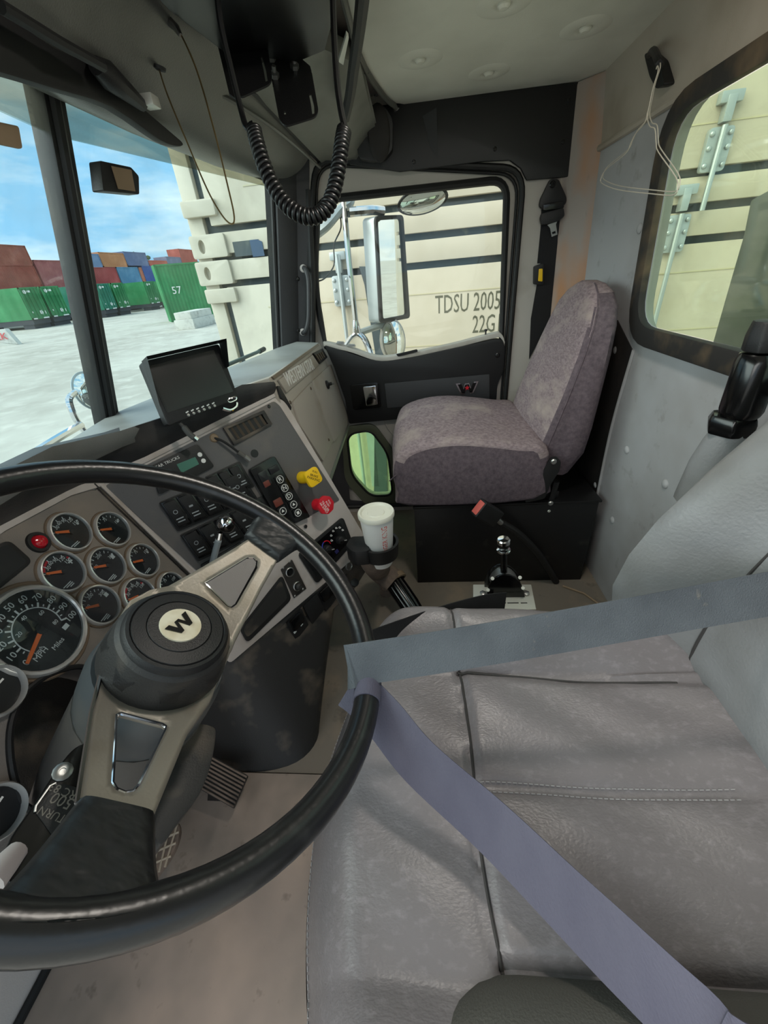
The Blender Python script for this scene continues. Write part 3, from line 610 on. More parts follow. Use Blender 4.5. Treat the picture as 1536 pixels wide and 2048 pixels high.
B().lathe(atx(711, 640, 2.0), V((0, 0, -1)), [(0.013, 0), (0.022, 0.05), (0.02, 0.06)], 12).build('boot', chrome, ma)
B().tube([atx(700, 424, 2.0), atx(745, 420, 2.0), atx(768, 422, 2.02)], 0.017, 8).build('top_bracket', chrome, ma)
B().tube(smooth_path([atx(633, 468, 1.95), atx(655, 450, 1.96), atx(680, 420, 2.0), atx(700, 405, 2.02), atx(702, 385, 2.05)], 4), 0.018, 8).build('top_brace', zinc, ma)
B().tube([atx(712, 668, 2.0), atx(740, 658, 2.0), atx(772, 648, 2.03)], 0.014, 8).build('lower_bracket', zinc, ma)
B().tube(smooth_path([atx(714, 668, 2.0), atx(700, 678, 1.95), atx(686, 700, 1.85)], 4), 0.012, 8).build('brace', chrome, ma)
B().tube(smooth_path([atx(716, 668, 2.0), atx(730, 680, 1.95), atx(742, 712, 1.85)], 4), 0.015, 8).build('brace', chrome, ma)
B().tube(smooth_path([atx(678, 420, 2.0), atx(682, 455, 2.0), atx(668, 490, 1.98), atx(668, 530, 1.96), atx(650, 556, 1.9), atx(634, 563, 1.85)], 5), 0.003, 6).build('cable', rubber, ma)
# hood mirror seen through the windshield
c = aty(180, 782, 1.35)
hm = roundmirror('hood_mirror', 'round hood mirror on a curved chrome stalk ahead of the windshield', c, 0.058, 0.075, V((-0.55, -0.8, 0.15)), zinc)
B().tube(smooth_path([aty(150, 785, 1.36), aty(138, 800, 1.36), aty(150, 835, 1.36), aty(168, 862, 1.36)], 5), 0.012, 8).build('stalk', chrome, hm)
B().tube(smooth_path([aty(162, 850, 1.35), aty(110, 880, 1.3), aty(40, 925, 1.25)], 4), 0.014, 8).build('stalk', chrome, hm)
wp = thing('wiper_arm', 'dark green grey wiper arm lying outside the windshield base', 'wiper', aty(460, 728, 0.66))
B().tube([aty(440, 736, 0.66), aty(525, 700, 0.66)], 0.007, 8).build('arm', M('green grey metal', (70, 92, 90), 0.5), wp)
B().tube([aty(519, 703, 0.66), aty(528, 698, 0.66)], 0.010, 8).build('tip', rubber, wp)
# dark grey plate with a post, behind the rear window
up = thing('rear_upright', 'dark grey upright plate behind the rear window', 'upright', V((0.95, -1.15, -1.38)))
lp = [aty(x, y, -1.1) for x, y in [(1536, 380), (1500, 400), (1486, 470), (1460, 560), (1420, 700), (1416, 760), (1536, 800), (1600, 700), (1600, 380)]]
B().prism(lp, V((0, -0.08, 0))).wbox(0.9, 1.0, -1.18, -1.1, -1.38, 0.8).build('plate', M('dark grey plate', (86, 94, 92), 0.5), up, 0.01)
# boxes stuck on the windshield
bxn = V((-0.25, -0.95, 0.1)).normalized()
for nm, lb, pts, th in [('sensor_box', 'small black sensor box stuck on the windshield', [(200, 321), (262, 334), (278, 352), (279, 389), (207, 382)], 0.03), ('toll_tag', 'grey tag on the windshield at the left edge', [(-40, 235), (38, 252), (46, 298), (-40, 280)], 0.01)]:
    o = aty(*pts[0], 0.50); f = Fr(o, V((1, 0, 0)), V((0, 0, 1)), V((0, -1, 0)))
    t = thing(nm, lb, 'box', o)
    B().prism(rpoly([f.px(x, y) for x, y in pts], 0.004), V((0, 0.02 if nm == 'sensor_box' else 0.005, 0))).build('case', blk if nm == 'sensor_box' else tan, t, 0.002)
    if nm == 'sensor_box':
        B().prism([f.px(x, y, .001) for x, y in [(222, 332), (262, 340), (270, 383), (236, 378)]], f.n * 0.001).build('sticker', tan, t)

# ================================================================ dashboard
GO = V((0.487, 0.537, 0.634)); gn = V((0.0628, -0.9217, 0.3827)).normalized(); gu, gv, gn = rot_frame(gn)
GF = Fr(GO, gu, gv, gn)
A_ = GF.px(200, 970); B_ = GF.px(385, 1150); Ld = (B_ - A_).normalized()
sn = (Matrix.Rotation(math.radians(40), 3, Ld) @ gn).normalized(); su = (-Ld).cross(sn).normalized()
if su.x < 0: su = -su
SF = Fr(A_, su, -Ld, sn)
dash = thing('dashboard', 'grey wraparound truck dashboard with gauges, switches and a glove box', 'dashboard', V((0.75, 0.62, 0.0)))
# gauge panel: charcoal plate with light trim edges and the big recess for the column
gp = [GF.p(-0.62, 0.06), GF.px(0, 1056), GF.px(134, 986), GF.px(200, 968), B_, B_ + Ld * 0.15, GF.px(345, 1400), GF.px(275, 1530), GF.px(165, 1665), GF.px(20, 1830), GF.px(-300, 1900)]
gp[0] = gp[1] + (gp[1] - gp[2]).normalized() * 0.0 - gu * 0.55
rec = [GF.px(x, y) for x, y in [(28, 1560), (18, 1480), (30, 1420), (60, 1375), (110, 1345), (170, 1335), (230, 1370), (230, 1500), (150, 1600), (60, 1620)]]
rec = smooth_path(rec, 4, True)
gpo = B().plate(gp, [rec], gn * -0.012).build('gauge_panel', dash_dk, dash, 0.0)
B().loft([[p + gn * 0.001, p - gn * 0.05] for p in rec], True, False).build('column_recess', M('dull grey recess', (98, 92, 88), 0.6), dash)
B().tube([p + gn * 0.001 for p in rec], 0.004, 8, True).build('recess_rim', blk, dash)
B().prism([GF.px(x, y, -.10) for x, y in [(-60, 1290), (300, 1290), (290, 1480), (170, 1630), (-60, 1660)]], gn * -0.01).build('recess_back', blk_dust, dash)
def strip(pts, w, name, mat, c=0.002, th=0.004, fr=GF):
    pts = [V(p) for p in pts]
    return B().band([p + fr.n * c for p in pts], [fr.n.cross((pts[min(i + 1, len(pts) - 1)] - pts[max(i - 1, 0)])) for i in range(len(pts))], w, th).build(name, mat, dash, 0.001)
strip([gp[0], gp[1], gp[2], gp[3] + gu * 0.004], 0.013, 'panel_trim', dash_lt)
strip([A_ + gv * .008, B_, B_ + Ld * 0.13], 0.011, 'panel_trim', dash_lt, 0.003)
strip([A_ + gv * .008 - gu * 0.011, B_ - gu * 0.011, B_ - gu * .011 + Ld * 0.13], 0.003, 'trim_groove', blk_dust, 0.003)
def circ(fr, r, n=24, c=0.0): return [fr.p(math.cos(2 * math.pi * k / n) * r, math.sin(2 * math.pi * k / n) * r, c) for k in range(n)]
def ztop(a, b): return (a / 4.518, 980 + b / 4.518)
def gauge(cz, R, name, label, pivot, tip, nums, a0, a1, small=None, red=None, minor=10, sym=None, numr=0.60, nsz=0.235, inner=None):
    P = GF.px(*ztop(*cz)); la, lb, _ = GF.loc(P); f = GF.at(la, lb, 0.0)
    g = B().lathe(f.p(0, 0), gn, [(R * 0.88, 0.002), (R * 0.88, 0.0065), (R * 0.91, 0.0085), (R * 0.96, 0.008), (R, 0.005), (R * 1.01, 0.0)], 36).build(name, bezel, dash); tag(g, label)
    B().lathe(f.p(0, 0), gn, [(R * 1.10, 0.0), (R * 1.07, 0.0022), (R * 0.9, 0.0022)], 36).build('surround', M('dusty ring', (112, 96, 80), 0.8) if 'dusty ring' not in MATS else MATS['dusty ring'], g)
    B().lathe(f.p(0, 0), gn, [(R * 0.89, 0.001), (R * 0.89, 0.003), (0.0001, 0.003)], 32).build('dial', dial, g)
    pr = B(); n = len(nums); rd = R * 0.80
    def ang(t): return a0 + (a1 - a0) * t
    for k in range(minor * (n - 1) + 1):
        a = ang(k / (minor * (n - 1))); big = k % minor == 0; r0 = rd * (0.84 if big else 0.90)
        if inner: r0, r1 = rd * (0.60 if big else 0.64), rd * (0.74 if big else 0.70)
        else: r1 = rd
        d = V((math.cos(a), math.sin(a))); w = R * (0.018 if big else 0.012); e = V((-d.y, d.x)) * w
        pr.prism([f.p(*(d * r0 - e), .0031), f.p(*(d * r1 - e), .0031), f.p(*(d * r1 + e), .0031), f.p(*(d * r0 + e), .0031)], gn * 0.0003)
    for k, s in enumerate(nums):
        if not s: continue
        a = ang(k / (n - 1)); pr.text(s, f.at(math.cos(a) * R * numr, math.sin(a) * R * numr, 0, gauge.tilt), R * nsz, 0.0032, 0.0001)
    if inner:
        arc = [f.p(math.cos(ang(k / 40)) * rd * .60, math.sin(ang(k / 40)) * rd * .60, .0033) for k in range(41)]; pr.tube(arc, R * 0.012, 5)
        for k, s in enumerate(inner):
            a = ang((k + 1) * 2 * 12.43 / 100); pr.text(s, f.at(math.cos(a) * R * .36, math.sin(a) * R * .36, 0, gauge.tilt), R * 0.12, 0.0032, 0.0001)
    for (s, ua, ub, sz) in (small or []):
        pr.text(s, f.at(ua * R, ub * R, 0, gauge.tilt), R * sz, 0.0032, 0.0001)
    for (ua, ub, w, h) in (sym or []):
        q = f.at(ua * R, ub * R, 0, gauge.tilt); pr.box(q, -w * R, w * R, -h * R, h * R, .0031, .0034)
    pr.build('dial_print', white, g)
    if red:
        rb = B()
        for t0, t1 in red:
            rb.loft([[f.p(math.cos(ang(t0 + (t1 - t0) * k / 8)) * r_, math.sin(ang(t0 + (t1 - t0) * k / 8)) * r_, c) for r_, c in ((rd * .88, .003), (rd, .003), (rd, .0033), (rd * .88, .0033))] for k in range(9)])
        rb.build('red_band', redm, g)
    pv = V(pivot); tv = V(tip); d = (tv - pv).normalized(); e = V((-d.y, d.x)); w = R * 0.07
    if R > 0.05: w = R * 0.045
    B().prism([f.p(*((pv) * R - e * w), .005), f.p(*((tv) * R - e * w * .7), .005), f.p(*((tv) * R + e * w * .7), .005), f.p(*((pv) * R + e * w), .005)], gn * 0.0012).build('needle', orange, g)
    B().lathe(f.p(pv.x * R, pv.y * R, .003), gn, [(R * .13, 0), (R * .12, .0035), (0.0001, .004)], 16).build('needle_hub', dial, g)
    B().lathe(f.p(0, 0, .0068), gn, [(R * 0.88, 0), (R * 0.86, 0.0006)], 32).build('lens', g_lens, g)
    return g
gauge.tilt = 0.0
def gang(c, p):
    a, b, _ = GF.loc(GF.px(*ztop(*c))); x, y, _ = GF.loc(GF.px(*ztop(*p))); return math.atan2(y - b, x - a)
def arcs(c, z_, f_):
    a0 = gang(c, z_); a1 = gang(c, f_)
    if a0 < 0: a0 += 2 * math.pi
    while a1 > a0: a1 -= 2 * math.pi
    return a0, a1
t_ = GF.loc(GF.px(*ztop(520, 1420))); t2_ = GF.loc(GF.px(*ztop(550, 1370))); gauge.tilt = 0.0
SR = 0.0335
def sg(c, z_, f_, nums, label, **k):
    a0, a1 = arcs(c, z_, f_); tip = (math.cos(a0) * 0.74, math.sin(a0) * 0.74)
    return gauge(c, SR, 'pressure_gauge', label, (0, 0), tip, nums, a0, a1, **k)
p150 = ['0', '30', '60', '90', '120', '150']; p300 = ['100', '', '200', '', '300']; p75 = ['0', '', '75', '', '150']
sm = [(-.35, -.52, .24, .02), (-.28, -.60, .20, .02), (-.2, -.68, .12, .02)]
sg((625, 385), (505, 395), (690, 270), p150, 'gauge scaled 0 to 150 beside the red warning light', minor=1, sym=sm[:2] + [(.62, .08, .05, .05)])
sg((1005, 360), (905, 370), (1060, 265), p75, 'gauge scaled 0, 75, 150 nearest the dash corner', minor=2, sym=sm[:2] + [(.62, .1, .05, .05)])
sg((555, 745), (405, 768), (610, 625), p150, 'gauge with a red band below the red warning light', minor=1, red=[(0.05, 0.4), (0.93, 1.0)], sym=sm + [(.62, .1, .12, .03), (.62, .1, .03, .12)])
sg((955, 690), (835, 710), (1000, 580), p300, 'middle gauge scaled 100 to 300', minor=2, sym=sm + [(.62, .1, .1, .1)])
sg((1285, 640), (1190, 662), (1310, 550), p75, 'gauge scaled 0, 75, 150 lowest beside the trim strip', minor=2, sym=sm[:2] + [(.62, .1, .05, .05)])
sg((890, 1045), (765, 1075), (910, 915), p300, 'gauge scaled 100 to 300 beside the speedometer', minor=2, sym=sm + [(.62, .1, .1, .1)])
sg((1245, 960), (1140, 1005), (1275, 855), p150, 'gauge with a red band partly behind the steering hub', minor=1, red=[(0.05, 0.4), (0.93, 1.0)], sym=sm)
sg((1545, 890), (1440, 925), (1560, 790), p75, 'gauge half hidden behind the steering wheel spoke', minor=2, sym=sm[:2])
# speedometer
sc_c = (335, 1265)
def lpx(c, p, R):
    a, b, _ = GF.loc(GF.px(*ztop(*c))); x, y, _ = GF.loc(GF.px(*ztop(*p))); return ((x - a) / R, (y - b) / R)
a0, a1 = arcs(sc_c, (255, 1480), (560, 1175))
gauge(sc_c, 0.064, 'speedometer', 'large speedometer marked 0 to 100 MPH', (0.02, -0.03), (math.cos(a0) * .74, math.sin(a0) * .74), ['0', '10', '20', '30', '40', '50', '60', '70', '80', '90', '100'], a0, a1, small=[('MPH', *lpx(sc_c, (355, 1490), .064), .17), ('km/h', *lpx(sc_c, (338, 1455), .064), .10), ('Miles', *lpx(sc_c, (512, 1395), .064), .15)], minor=2, numr=.71, nsz=.19, inner=['20', '40', '60', '80', '100', '120', '140', '160'][:4], sym=[(*lpx(sc_c, (580, 1240), .064), .07, .05)])
# further gauges cut by the left edge of the picture
for (cx_, cy_, r_) in [(-14, 1385, 0.031), (-16, 1628, 0.029)]:
    f = GF.at(*GF.loc(GF.px(cx_, cy_))[:2])
    g = B().lathe(f.p(0, 0), gn, [(r_ * 0.86, 0.002), (r_ * 0.86, 0.010), (r_ * 0.92, 0.0135), (r_, 0.009), (r_ * 1.01, 0.0)], 32).build('edge_gauge', bezel, dash)
    tag(g, 'gauge cut by the left edge of the picture'); B().lathe(f.p(0, 0), gn, [(r_ * .87, .001), (r_ * .87, .003), (0.0001, .003)], 28).build('dial', dial, g)
    B().box(f.at(r_ * .4, r_ * .1), -.0035, .0035, -.0012, .0012, .0031, .0034).build('dial_print', white, g)
# warning lamp and dark display
f = GF.at(*GF.loc(GF.px(76, 1085))[:2])
wl2 = B().lathe(f.p(0, 0), gn, [(0.0165, 0), (0.0155, 0.004), (0.0110, 0.004), (0.0110, 0.002)], 28).build('warning_lamp', rubber, dash)
B().lathe(f.p(0, 0), gn, [(0.0108, 0.001), (0.0108, 0.004), (0.0085, 0.008), (0.004, 0.010), (0.0001, 0.0104)], 28).build('lens', redlens, wl2)
dp = rpoly([GF.px(x, y) for x, y in [(-60, 1120), (14, 1080), (64, 1124), (-10, 1185), (-60, 1185)]], [0, .01, .01, 0, 0])
do_ = B().prism(dp, gn * 0.004).build('display_window', blk, dash, 0.002); dp2 = rpoly([GF.px(x, y, .004) for x, y in [(-60, 1126), (13, 1088), (55, 1124), (-12, 1176), (-60, 1176)]], [0, .008, .008, 0, 0])
B().prism(dp2, gn * 0.001).build('display_glass', screen, do_)
screw(GF.px(186, 975), gn, 0.006, steel, dash)

# switch panel
def sq(pts, name, mat, c0, c1, r=0.003, bevel=0.0008, parent=None, fr=None):
    fr = fr or SF
    return B().prism(rpoly([fr.px(x, y, c0) for x, y in pts], r, 3), fr.n * (c1 - c0)).build(name, mat, parent or dash, bevel)
sq([(205, 966), (548, 793), (566, 806), (724, 1072), (716, 1104), (455, 1324), (436, 1300), (386, 1152)], 'switch_panel_frame', dash_lt, -0.014, 0.0, [.0, .01, .02, .02, .02, .01, .0, 0], 0.003)
spn = sq([(208, 972), (545, 803), (556, 812), (676, 1000), (400, 1148)], 'switch_panel', sw_dk, -0.006, 0.0025, .006, 0.001)
sq([(722, 1084), (716, 1132), (690, 1172), (640, 1218), (560, 1292), (500, 1306), (462, 1322)], 'lower_panel', M('dark taupe plastic', (82, 76, 70), 0.55, mix=[((120, 104, 90), 7, 0.52, 0.8)]), -0.05, -0.004, .008, 0.003)
def z2(*pts): return [(280 + a / 3.49, 860 + b / 3.49) for a, b in pts]
# display unit
du_ = sq(z2((70, 255), (395, 97), (515, 255), (130, 455)), 'display_unit', blk, 0.002, 0.008, .006, 0.0015)
sq(z2((255, 240), (385, 188), (412, 238), (290, 300)), 'lcd', lcd, 0.008, 0.0086, .001, 0, du_)
for q in [(418, 172), (443, 215)]:
    o = SF.px(*z2(q)[0], .008); B().lathe(o, sn, [(0.005, 0), (0.0045, 0.001)], 12).build('button', white, du_)
def ftxt(fr, pa, pb, size, s, parent, mat, c, name='print', align='CENTER', sx=1.0):
    a = fr.px(*pa, c); b = fr.px(*pb, c); u = (b - a).normalized(); f = Fr((a + b) / 2 if align == 'CENTER' else a, u, fr.n.cross(u), fr.n)
    return B().text(s, f, size, 0.0004, 0.0002, align, sx).build(name, mat, parent)
pz = z2((140, 250), (232, 208)); ftxt(SF, pz[0], pz[1], 0.0085, 'STAR TRUCKS', du_, white, .008)
# rocker switches
def rocker(tl, step, h, k, icon):
    x, y = tl[0] + step[0] * k, tl[1] + step[1] * k
    Q = [(x, y), (x + step[0] * .94, y + step[1] * .94), (x + step[0] * .94 + h[0], y + step[1] * .94 + h[1]), (x + h[0], y + h[1])]
    s_ = sq(Q, 'rocker_switch', blk_g, 0.006, 0.010, 0.003, 0.001)
    m0 = lambda a, b: (x + step[0] * a + h[0] * b, y + step[1] * a + h[1] * b)
    B().loft([[SF.px(*m0(.08, .06), .010), SF.px(*m0(.86, .06), .010), SF.px(*m0(.86, .94), .010), SF.px(*m0(.08, .94), .010)],
              [SF.px(*m0(.10, .08), .014), SF.px(*m0(.84, .08), .014), SF.px(*m0(.84, .92), .011), SF.px(*m0(.10, .92), .011)]]).build('rocker', blk, s_, 0.001)
    b = B(); o = SF.px(*m0(.46, .46), .0128); f_ = Fr(o, SF.px(*m0(.8, .46), .0128) - o, sn.cross(SF.px(*m0(.8, .46), .0128) - o), sn)
    b.ring(circ(f_, .0045, 16, .0004), circ(f_, .0033, 16, .0004), sn * .0002) if icon else b.box(f_, -.004, .004, -.002, .002, .0004, .0006)
    for j in (0.70, 0.80): 
        o2 = SF.px(*m0(.47, j), .0120); f2 = Fr(o2, f_.u, f_.v, sn); b.box(f2, -.0075, .0075, -.0012, .0012, .0006, .0009)
    b.build('legend', M('dim white legend', (150, 156, 160), 0.6) if 'dim white legend' not in MATS else MATS['dim white legend'], s_)
for tl, st_, h, n in [((320, 1006), (31, -12.5), (36, 52), 5), ((362, 1071), (32, -15), (34, 47), 5), ((412, 955), (21.5, -9.5), (28, 45), 3)]:
    x, y = tl; X, Y = x + st_[0] * n, y + st_[1] * n
    sq([(x - 3, y - 1), (X + 1, Y - 4), (X + h[0] + 3, Y + h[1] + 2), (x + h[0] - 1, y + h[1] + 5)], 'switch_bezel', blk, 0.002, 0.007, 0.004, 0.001)
    for k in range(n): rocker(tl, st_, h, k, k % 2 == 0)
sq(z2((420, 940), (700, 780), (720, 830), (450, 1000)), 'slot_cover', blk, 0.002, 0.008)
# shift selector pad
pad = sq(z2((748, 278), (920, 182), (1170, 605), (975, 680)), 'shift_selector', blk_g, 0.002, 0.016, .006, 0.003)
def zbtn(c, w, h, s, mat=blk, c1=0.020, nm='selector_button'):
    o = SF.px(*z2(c)[0], .016); a = SF.px(*z2((c[0] + 60, c[1] - 34))[0], .016); u = (a - o).normalized(); f = Fr(o, u, sn.cross(u), sn)
    b_ = B().rbox(f, w, h, .002, 0, c1 - .016).build(nm, mat, pad, 0.0008)
    if s:
        t = B().ring(circ(f, .0095, 20, c1 - .0158), circ(f, .0083, 20, c1 - .0158), sn * .0003)
        if s in 'RND': t.text(s, f, 0.0145, c1 - .0158, 0.0002)
        elif s == 'u': t.prism([f.p(-.004, -.002, c1 - .0158), f.p(.004, -.002, c1 - .0158), f.p(0, .005, c1 - .0158)], sn * .0003)
        else: t.box(f, -.0035, .0035, -.004, .004, c1 - .0158, c1 - .0155)
        t.build('legend', white, b_)
    return b_
for c, s in [((972, 345), 'R'), ((1005, 405), 'N'), ((1035, 462), 'D'), ((1067, 520), 'u'), ((1097, 577), 'd'), ((992, 566), 'u')]: zbtn(c, 0.022, 0.021, s)
zbtn((932, 275), 0.026, 0.016, None, screen, nm='window'); zbtn((868, 340), 0.022, 0.036, None, screen, nm='window'); zbtn((880, 375), 0.016, 0.014, None, disp_red, 0.021, nm='digit_window'); zbtn((962, 505), 0.022, 0.018, None, disp_red, 0.0195, nm='digit_window')
# brake knobs
def knob(base, cap, n, R, mat, label, rot, lines):
    o = SF.px(*base, .0025); tgt = None
    ax = sn
    # length so that the cap centre falls on its pixel
    best = min([i * .001 for i in range(10, 70)], key=lambda h: (SF.px(*cap, .0025 + h) - (o + ax * h)).length)
    kn = B().lathe(o, ax, [(0.016, 0), (0.0155, best * .5), (0.012, best * .8), (0.012, best)], 24).build('brake_knob', mat, dash); tag(kn, label)
    u = SF.u; f = Fr(o + ax * best, u, SF.v, sn).at(0, 0, 0, rot)
    lp = rpoly([f.p(math.cos(2 * math.pi * (k + .5) / n) * R, math.sin(2 * math.pi * (k + .5) / n) * R) for k in range(n)], R * (.35 if n == 4 else .1), 4)
    B().prism(lp, sn * 0.010).build('cap', mat, kn, 0.0025)
    pr = B()
    fl_ = f.at(0, 0, 0, math.radians(45) if n == 4 else 0)
    for (s, x, y, sz) in lines: pr.text(s, fl_.at(x, y, 0, math.radians(-90)), sz, 0.0102, 0.0002)
    pr.build('print', M('black print', (70, 56, 20), 0.6) if n == 4 else white, kn)
knob((604, 955), (623, 951), 4, 0.030, yellow, 'yellow square parking brake knob', math.radians(-8), [('PARKING', -.005, 0, .009), ('BRAKE', .003, 0, .008), ('PULL', .013, 0, .007)])
knob((633, 1009), (649, 1003), 8, 0.0255, redm, 'red octagonal trailer air supply knob', 0, [('TRAILER', -.005, 0, .009), ('AIR SUPPLY', -.012, 0, .007), ('PUSH', .004, 0, .007), ('PULL', .012, 0, .006)])
# vent
vq = [(445, 856), (526, 821), (543, 849), (467, 891)]
vt = B().ring([SF.px(*p, .003) for p in vq], [SF.px(*p, .003) for p in [(454, 858), (522, 829), (534, 848), (470, 881)]], sn * 0.006).build('air_vent', blk_dust, dash, 0.001)
B().prism([SF.px(*p, .0026) for p in [(454, 858), (522, 829), (534, 848), (470, 881)]], sn * 0.0006).build('vent_well', blk, vt)
for k in range(6):
    t = (k + .5) / 6; a = V((454 + 68 * t, 858 - 29 * t)); b = V((470 + 64 * t, 881 - 33 * t))
    B().add([SF.px(a.x, a.y, .003), SF.px(a.x + 5, a.y - 2, .008), SF.px(b.x + 5, b.y - 2, .008), SF.px(b.x, b.y, .003), SF.px(a.x + 2, a.y, .003), SF.px(b.x + 2, b.y, .003)], [(0, 1, 2, 3), (1, 4, 5, 2), (0, 3, 5, 4), (0, 4, 1), (3, 2, 5)]).build('vane', hinge_b, vt)
B().lathe(SF.px(509, 907, .0026), sn, [(0.0095, 0), (0.0095, .0006)], 20).build('cable_hole', MATS['dead black screen'], dash)
# heater controls
hv = sq([(594, 1108), (684, 1033), (704, 1086), (632, 1168)], 'heater_panel', blk, 0.0, 0.006, .012, 0.002)
sq([(604, 1110), (681, 1044), (697, 1084), (634, 1155)], 'heater_face', blk_g, 0.006, 0.0065, .008, 0.0, hv)
def hknob(c, r):
    o = SF.px(*c, .0065); k = B().lathe(o, sn, [(r, 0), (r * .9, .012), (r * .6, .014), (0.0001, .0145)], 20).build('heater_knob', blk, hv)
    f = Fr(o, SF.u, SF.v, sn).at(0, 0, 0, math.radians(-35)); B().box(f, -r * 1.1, r * 1.1, -r * .25, r * .25, .008, .02).build('grip', blk, k, .002); B().box(f, r * .3, r, -.0006, .0006, .02, .0204).build('pointer', white, k)
hknob((678, 1080), .012); hknob((653, 1098), .012)
o = SF.px(653, 1092, .0065); f = Fr(o, SF.u, SF.v, sn)
for m_, a_, b_ in ((M('blue ring', (60, 70, 180), .5), 90, 200), (redm, -20, 90)):
    B().loft([[f.p(math.cos(math.radians(a_ + (b_ - a_) * k / 10)) * r_, math.sin(math.radians(a_ + (b_ - a_) * k / 10)) * r_, c) for r_, c in ((.013, .0001), (.0155, .0001), (.0155, .0008), (.013, .0008))] for k in range(11)]).build('temperature_arc', m_, hv)
pr = B()
for p in [(663, 1081), (662, 1071), (666, 1062), (672, 1056), (679, 1055), (685, 1060)]:
    o = SF.px(*p, .0066); ff = Fr(o, SF.u, SF.v, sn); pr.ring(circ(ff, .003, 8), circ(ff, .0017, 8), sn * .0003); pr.box(ff, .001, .0035, -.004, -.002, 0, .0003)
pr.build('icons', white, hv)
B().rbox(Fr(SF.px(673, 1103, .0065), SF.u, SF.v, sn), .012, .010, .002, 0, .003).build('heater_button', M('dark blue button', (44, 44, 96), .4), hv, .001)
# socket plate and storage bin
sp = sq([(561, 1139), (583, 1119), (612, 1177), (587, 1196)], 'socket_plate', M('brown black plate', (44, 40, 37), .6), 0.0, 0.003, .002)
for c, r in [((579, 1144), .0125), ((594, 1172), .0125)]:
    o = SF.px(*c, .003); k = B().lathe(o, sn, [(r, 0), (r, .004), (r * .86, .005), (r * .8, .001), (r * .78, -.002)], 24).build('socket', steel, sp)
    if r and c[1] > 1150: B().lathe(o, sn, [(r * .8, 0), (r * .7, .012), (r * .35, .016), (0.0001, .016)], 20).build('lighter', blk_dust, k)
    else: B().lathe(o, sn, [(r * .79, .0005), (0.0001, .0005)], 20).build('well', blk, k)
for c in [(567, 1136), (580, 1123), (606, 1178), (590, 1192)]: screw(SF.px(*c, .003), sn, .0028, steel, sp, 'rivet', .0015)
bn_ = sq([(478, 1258), (563, 1149), (582, 1198), (493, 1286)], 'storage_bin', rubber, 0.0, 0.005, .012, 0.002)
sq([(485, 1258), (562, 1160), (575, 1197), (494, 1276)], 'bin_floor', blk_dust, 0.0045, 0.0056, .010, 0, bn_)
for off in [(0, 0), (33, -33), (60, -58)]:
    x, y = off
    lp = sq([(571 + x, 1245 + y), (600 + x * 1.0, 1216 + y), (614 + x, 1248 + y), (589 + x, 1280 + y)], 'lower_switch', blk, -0.004, 0.004, .002)
    if off[0] != 33: sq([(577 + x, 1243 + y), (598 + x, 1223 + y), (606 + x, 1240 + y), (586 + x, 1262 + y)], 'toggle', blk_g, 0.004, 0.014, .003, .002, lp)
pr = B().box(Fr(SF.px(590, 1264, .0042), SF.u, SF.v, sn), -.004, .004, -.003, .003, 0, .0003).box(Fr(SF.px(603, 1249, .0042), SF.u, SF.v, sn), -.004, .004, -.003, .003, 0, .0003); pr.build('legend', white, dash)
o = SF.px(697, 1132, -.004); B().lathe(o, sn, [(0.0125, 0), (0.0125, .004), (.0105, .005), (.0095, .002), (.0001, .002)], 24).build('socket', steel, dash)
B().tube(smooth_path([SF.px(692, 1148, .0), SF.px(694, 1162, .01), SF.px(704, 1166, .012)], 4), .0018, 6).build('cap_tether', rubber, dash)
B().lathe(SF.px(709, 1166, .012), V((-.5, -.3, .8)), [(.012, 0), (.012, .008), (.006, .010), (.0001, .010)], 16).build('socket_cap', rubber, dash)
screw(SF.px(611, 1053, .0025), sn, .005, blk, dash); screw(SF.px(538, 813, .0025), sn, .004, blk_g, dash)

# brow pad along the top of both panels
low = [GF.p(-0.62, GF.loc(gp[1])[1] + .006), gp[1], gp[2], A_ + gv * .012] ; low[0] = gp[0] + gv * .006
crest = [V((-0.3, 0.535, 0.84)), aty(0, 945, .505), aty(105, 893, .515), aty(240, 862, .525)]
sl = [SF.px(205 + (548 - 205) * t, 962 + (790 - 962) * t) for t in (.25, .5, .75, 1.0)]
cr2 = [SF.px(x, y, .012) for x, y in [(330, 832), (420, 800), (485, 770), (543, 772)]]
secs = []
for a, b in list(zip(low, crest)) + list(zip(sl, cr2)):
    m = (a + b) / 2 + V((-0.004, -0.006 if b.x < .7 else -.012, 0.016)); bk = b + V((0.01, 0.04, -0.004)); dn = a + V((0, .05, -.005))
    secs.append([a, a + (m - a) * .5 + V((0, -.004, .002)), m, m + (b - m) * .6 + V((0, -.004, .008)), b, bk, dn])
ss = []
for i in range(len(secs) - 1):
    for k in range(3): ss.append([secs[i][j] * (1 - k / 3) + secs[i + 1][j] * (k / 3) for j in range(7)])
ss.append(secs[-1])
B().loft(ss).build('brow_pad', dash_tb, dash, 0.0, 50)
strip([sl[0] * 0 + A_ + gv * .010] + sl, 0.010, 'panel_trim', dash_lt, 0.002, 0.004, SF)
# dash top surface to the windshield
crl = crest + cr2 + [V((0.955, 0.350, 0.826)), V((1.28, 0.36, 0.815)), V((1.615, 0.371, 0.804))]
top = []
for p in crl:
    w = wsp(p.x, 0.800); w.y -= 0.004
    q = p + V((0, 0.0, 0.0)); mid = (q * .45 + w * .55) + V((0, 0, 0.012 if p.x > .94 else 0.0))
    top.append([q, mid, w, w + V((0, 0, -.03)), q + V((0, 0.01, -.03))])
B().loft(top).build('dash_top', dash_top, dash, 0.0, 60)
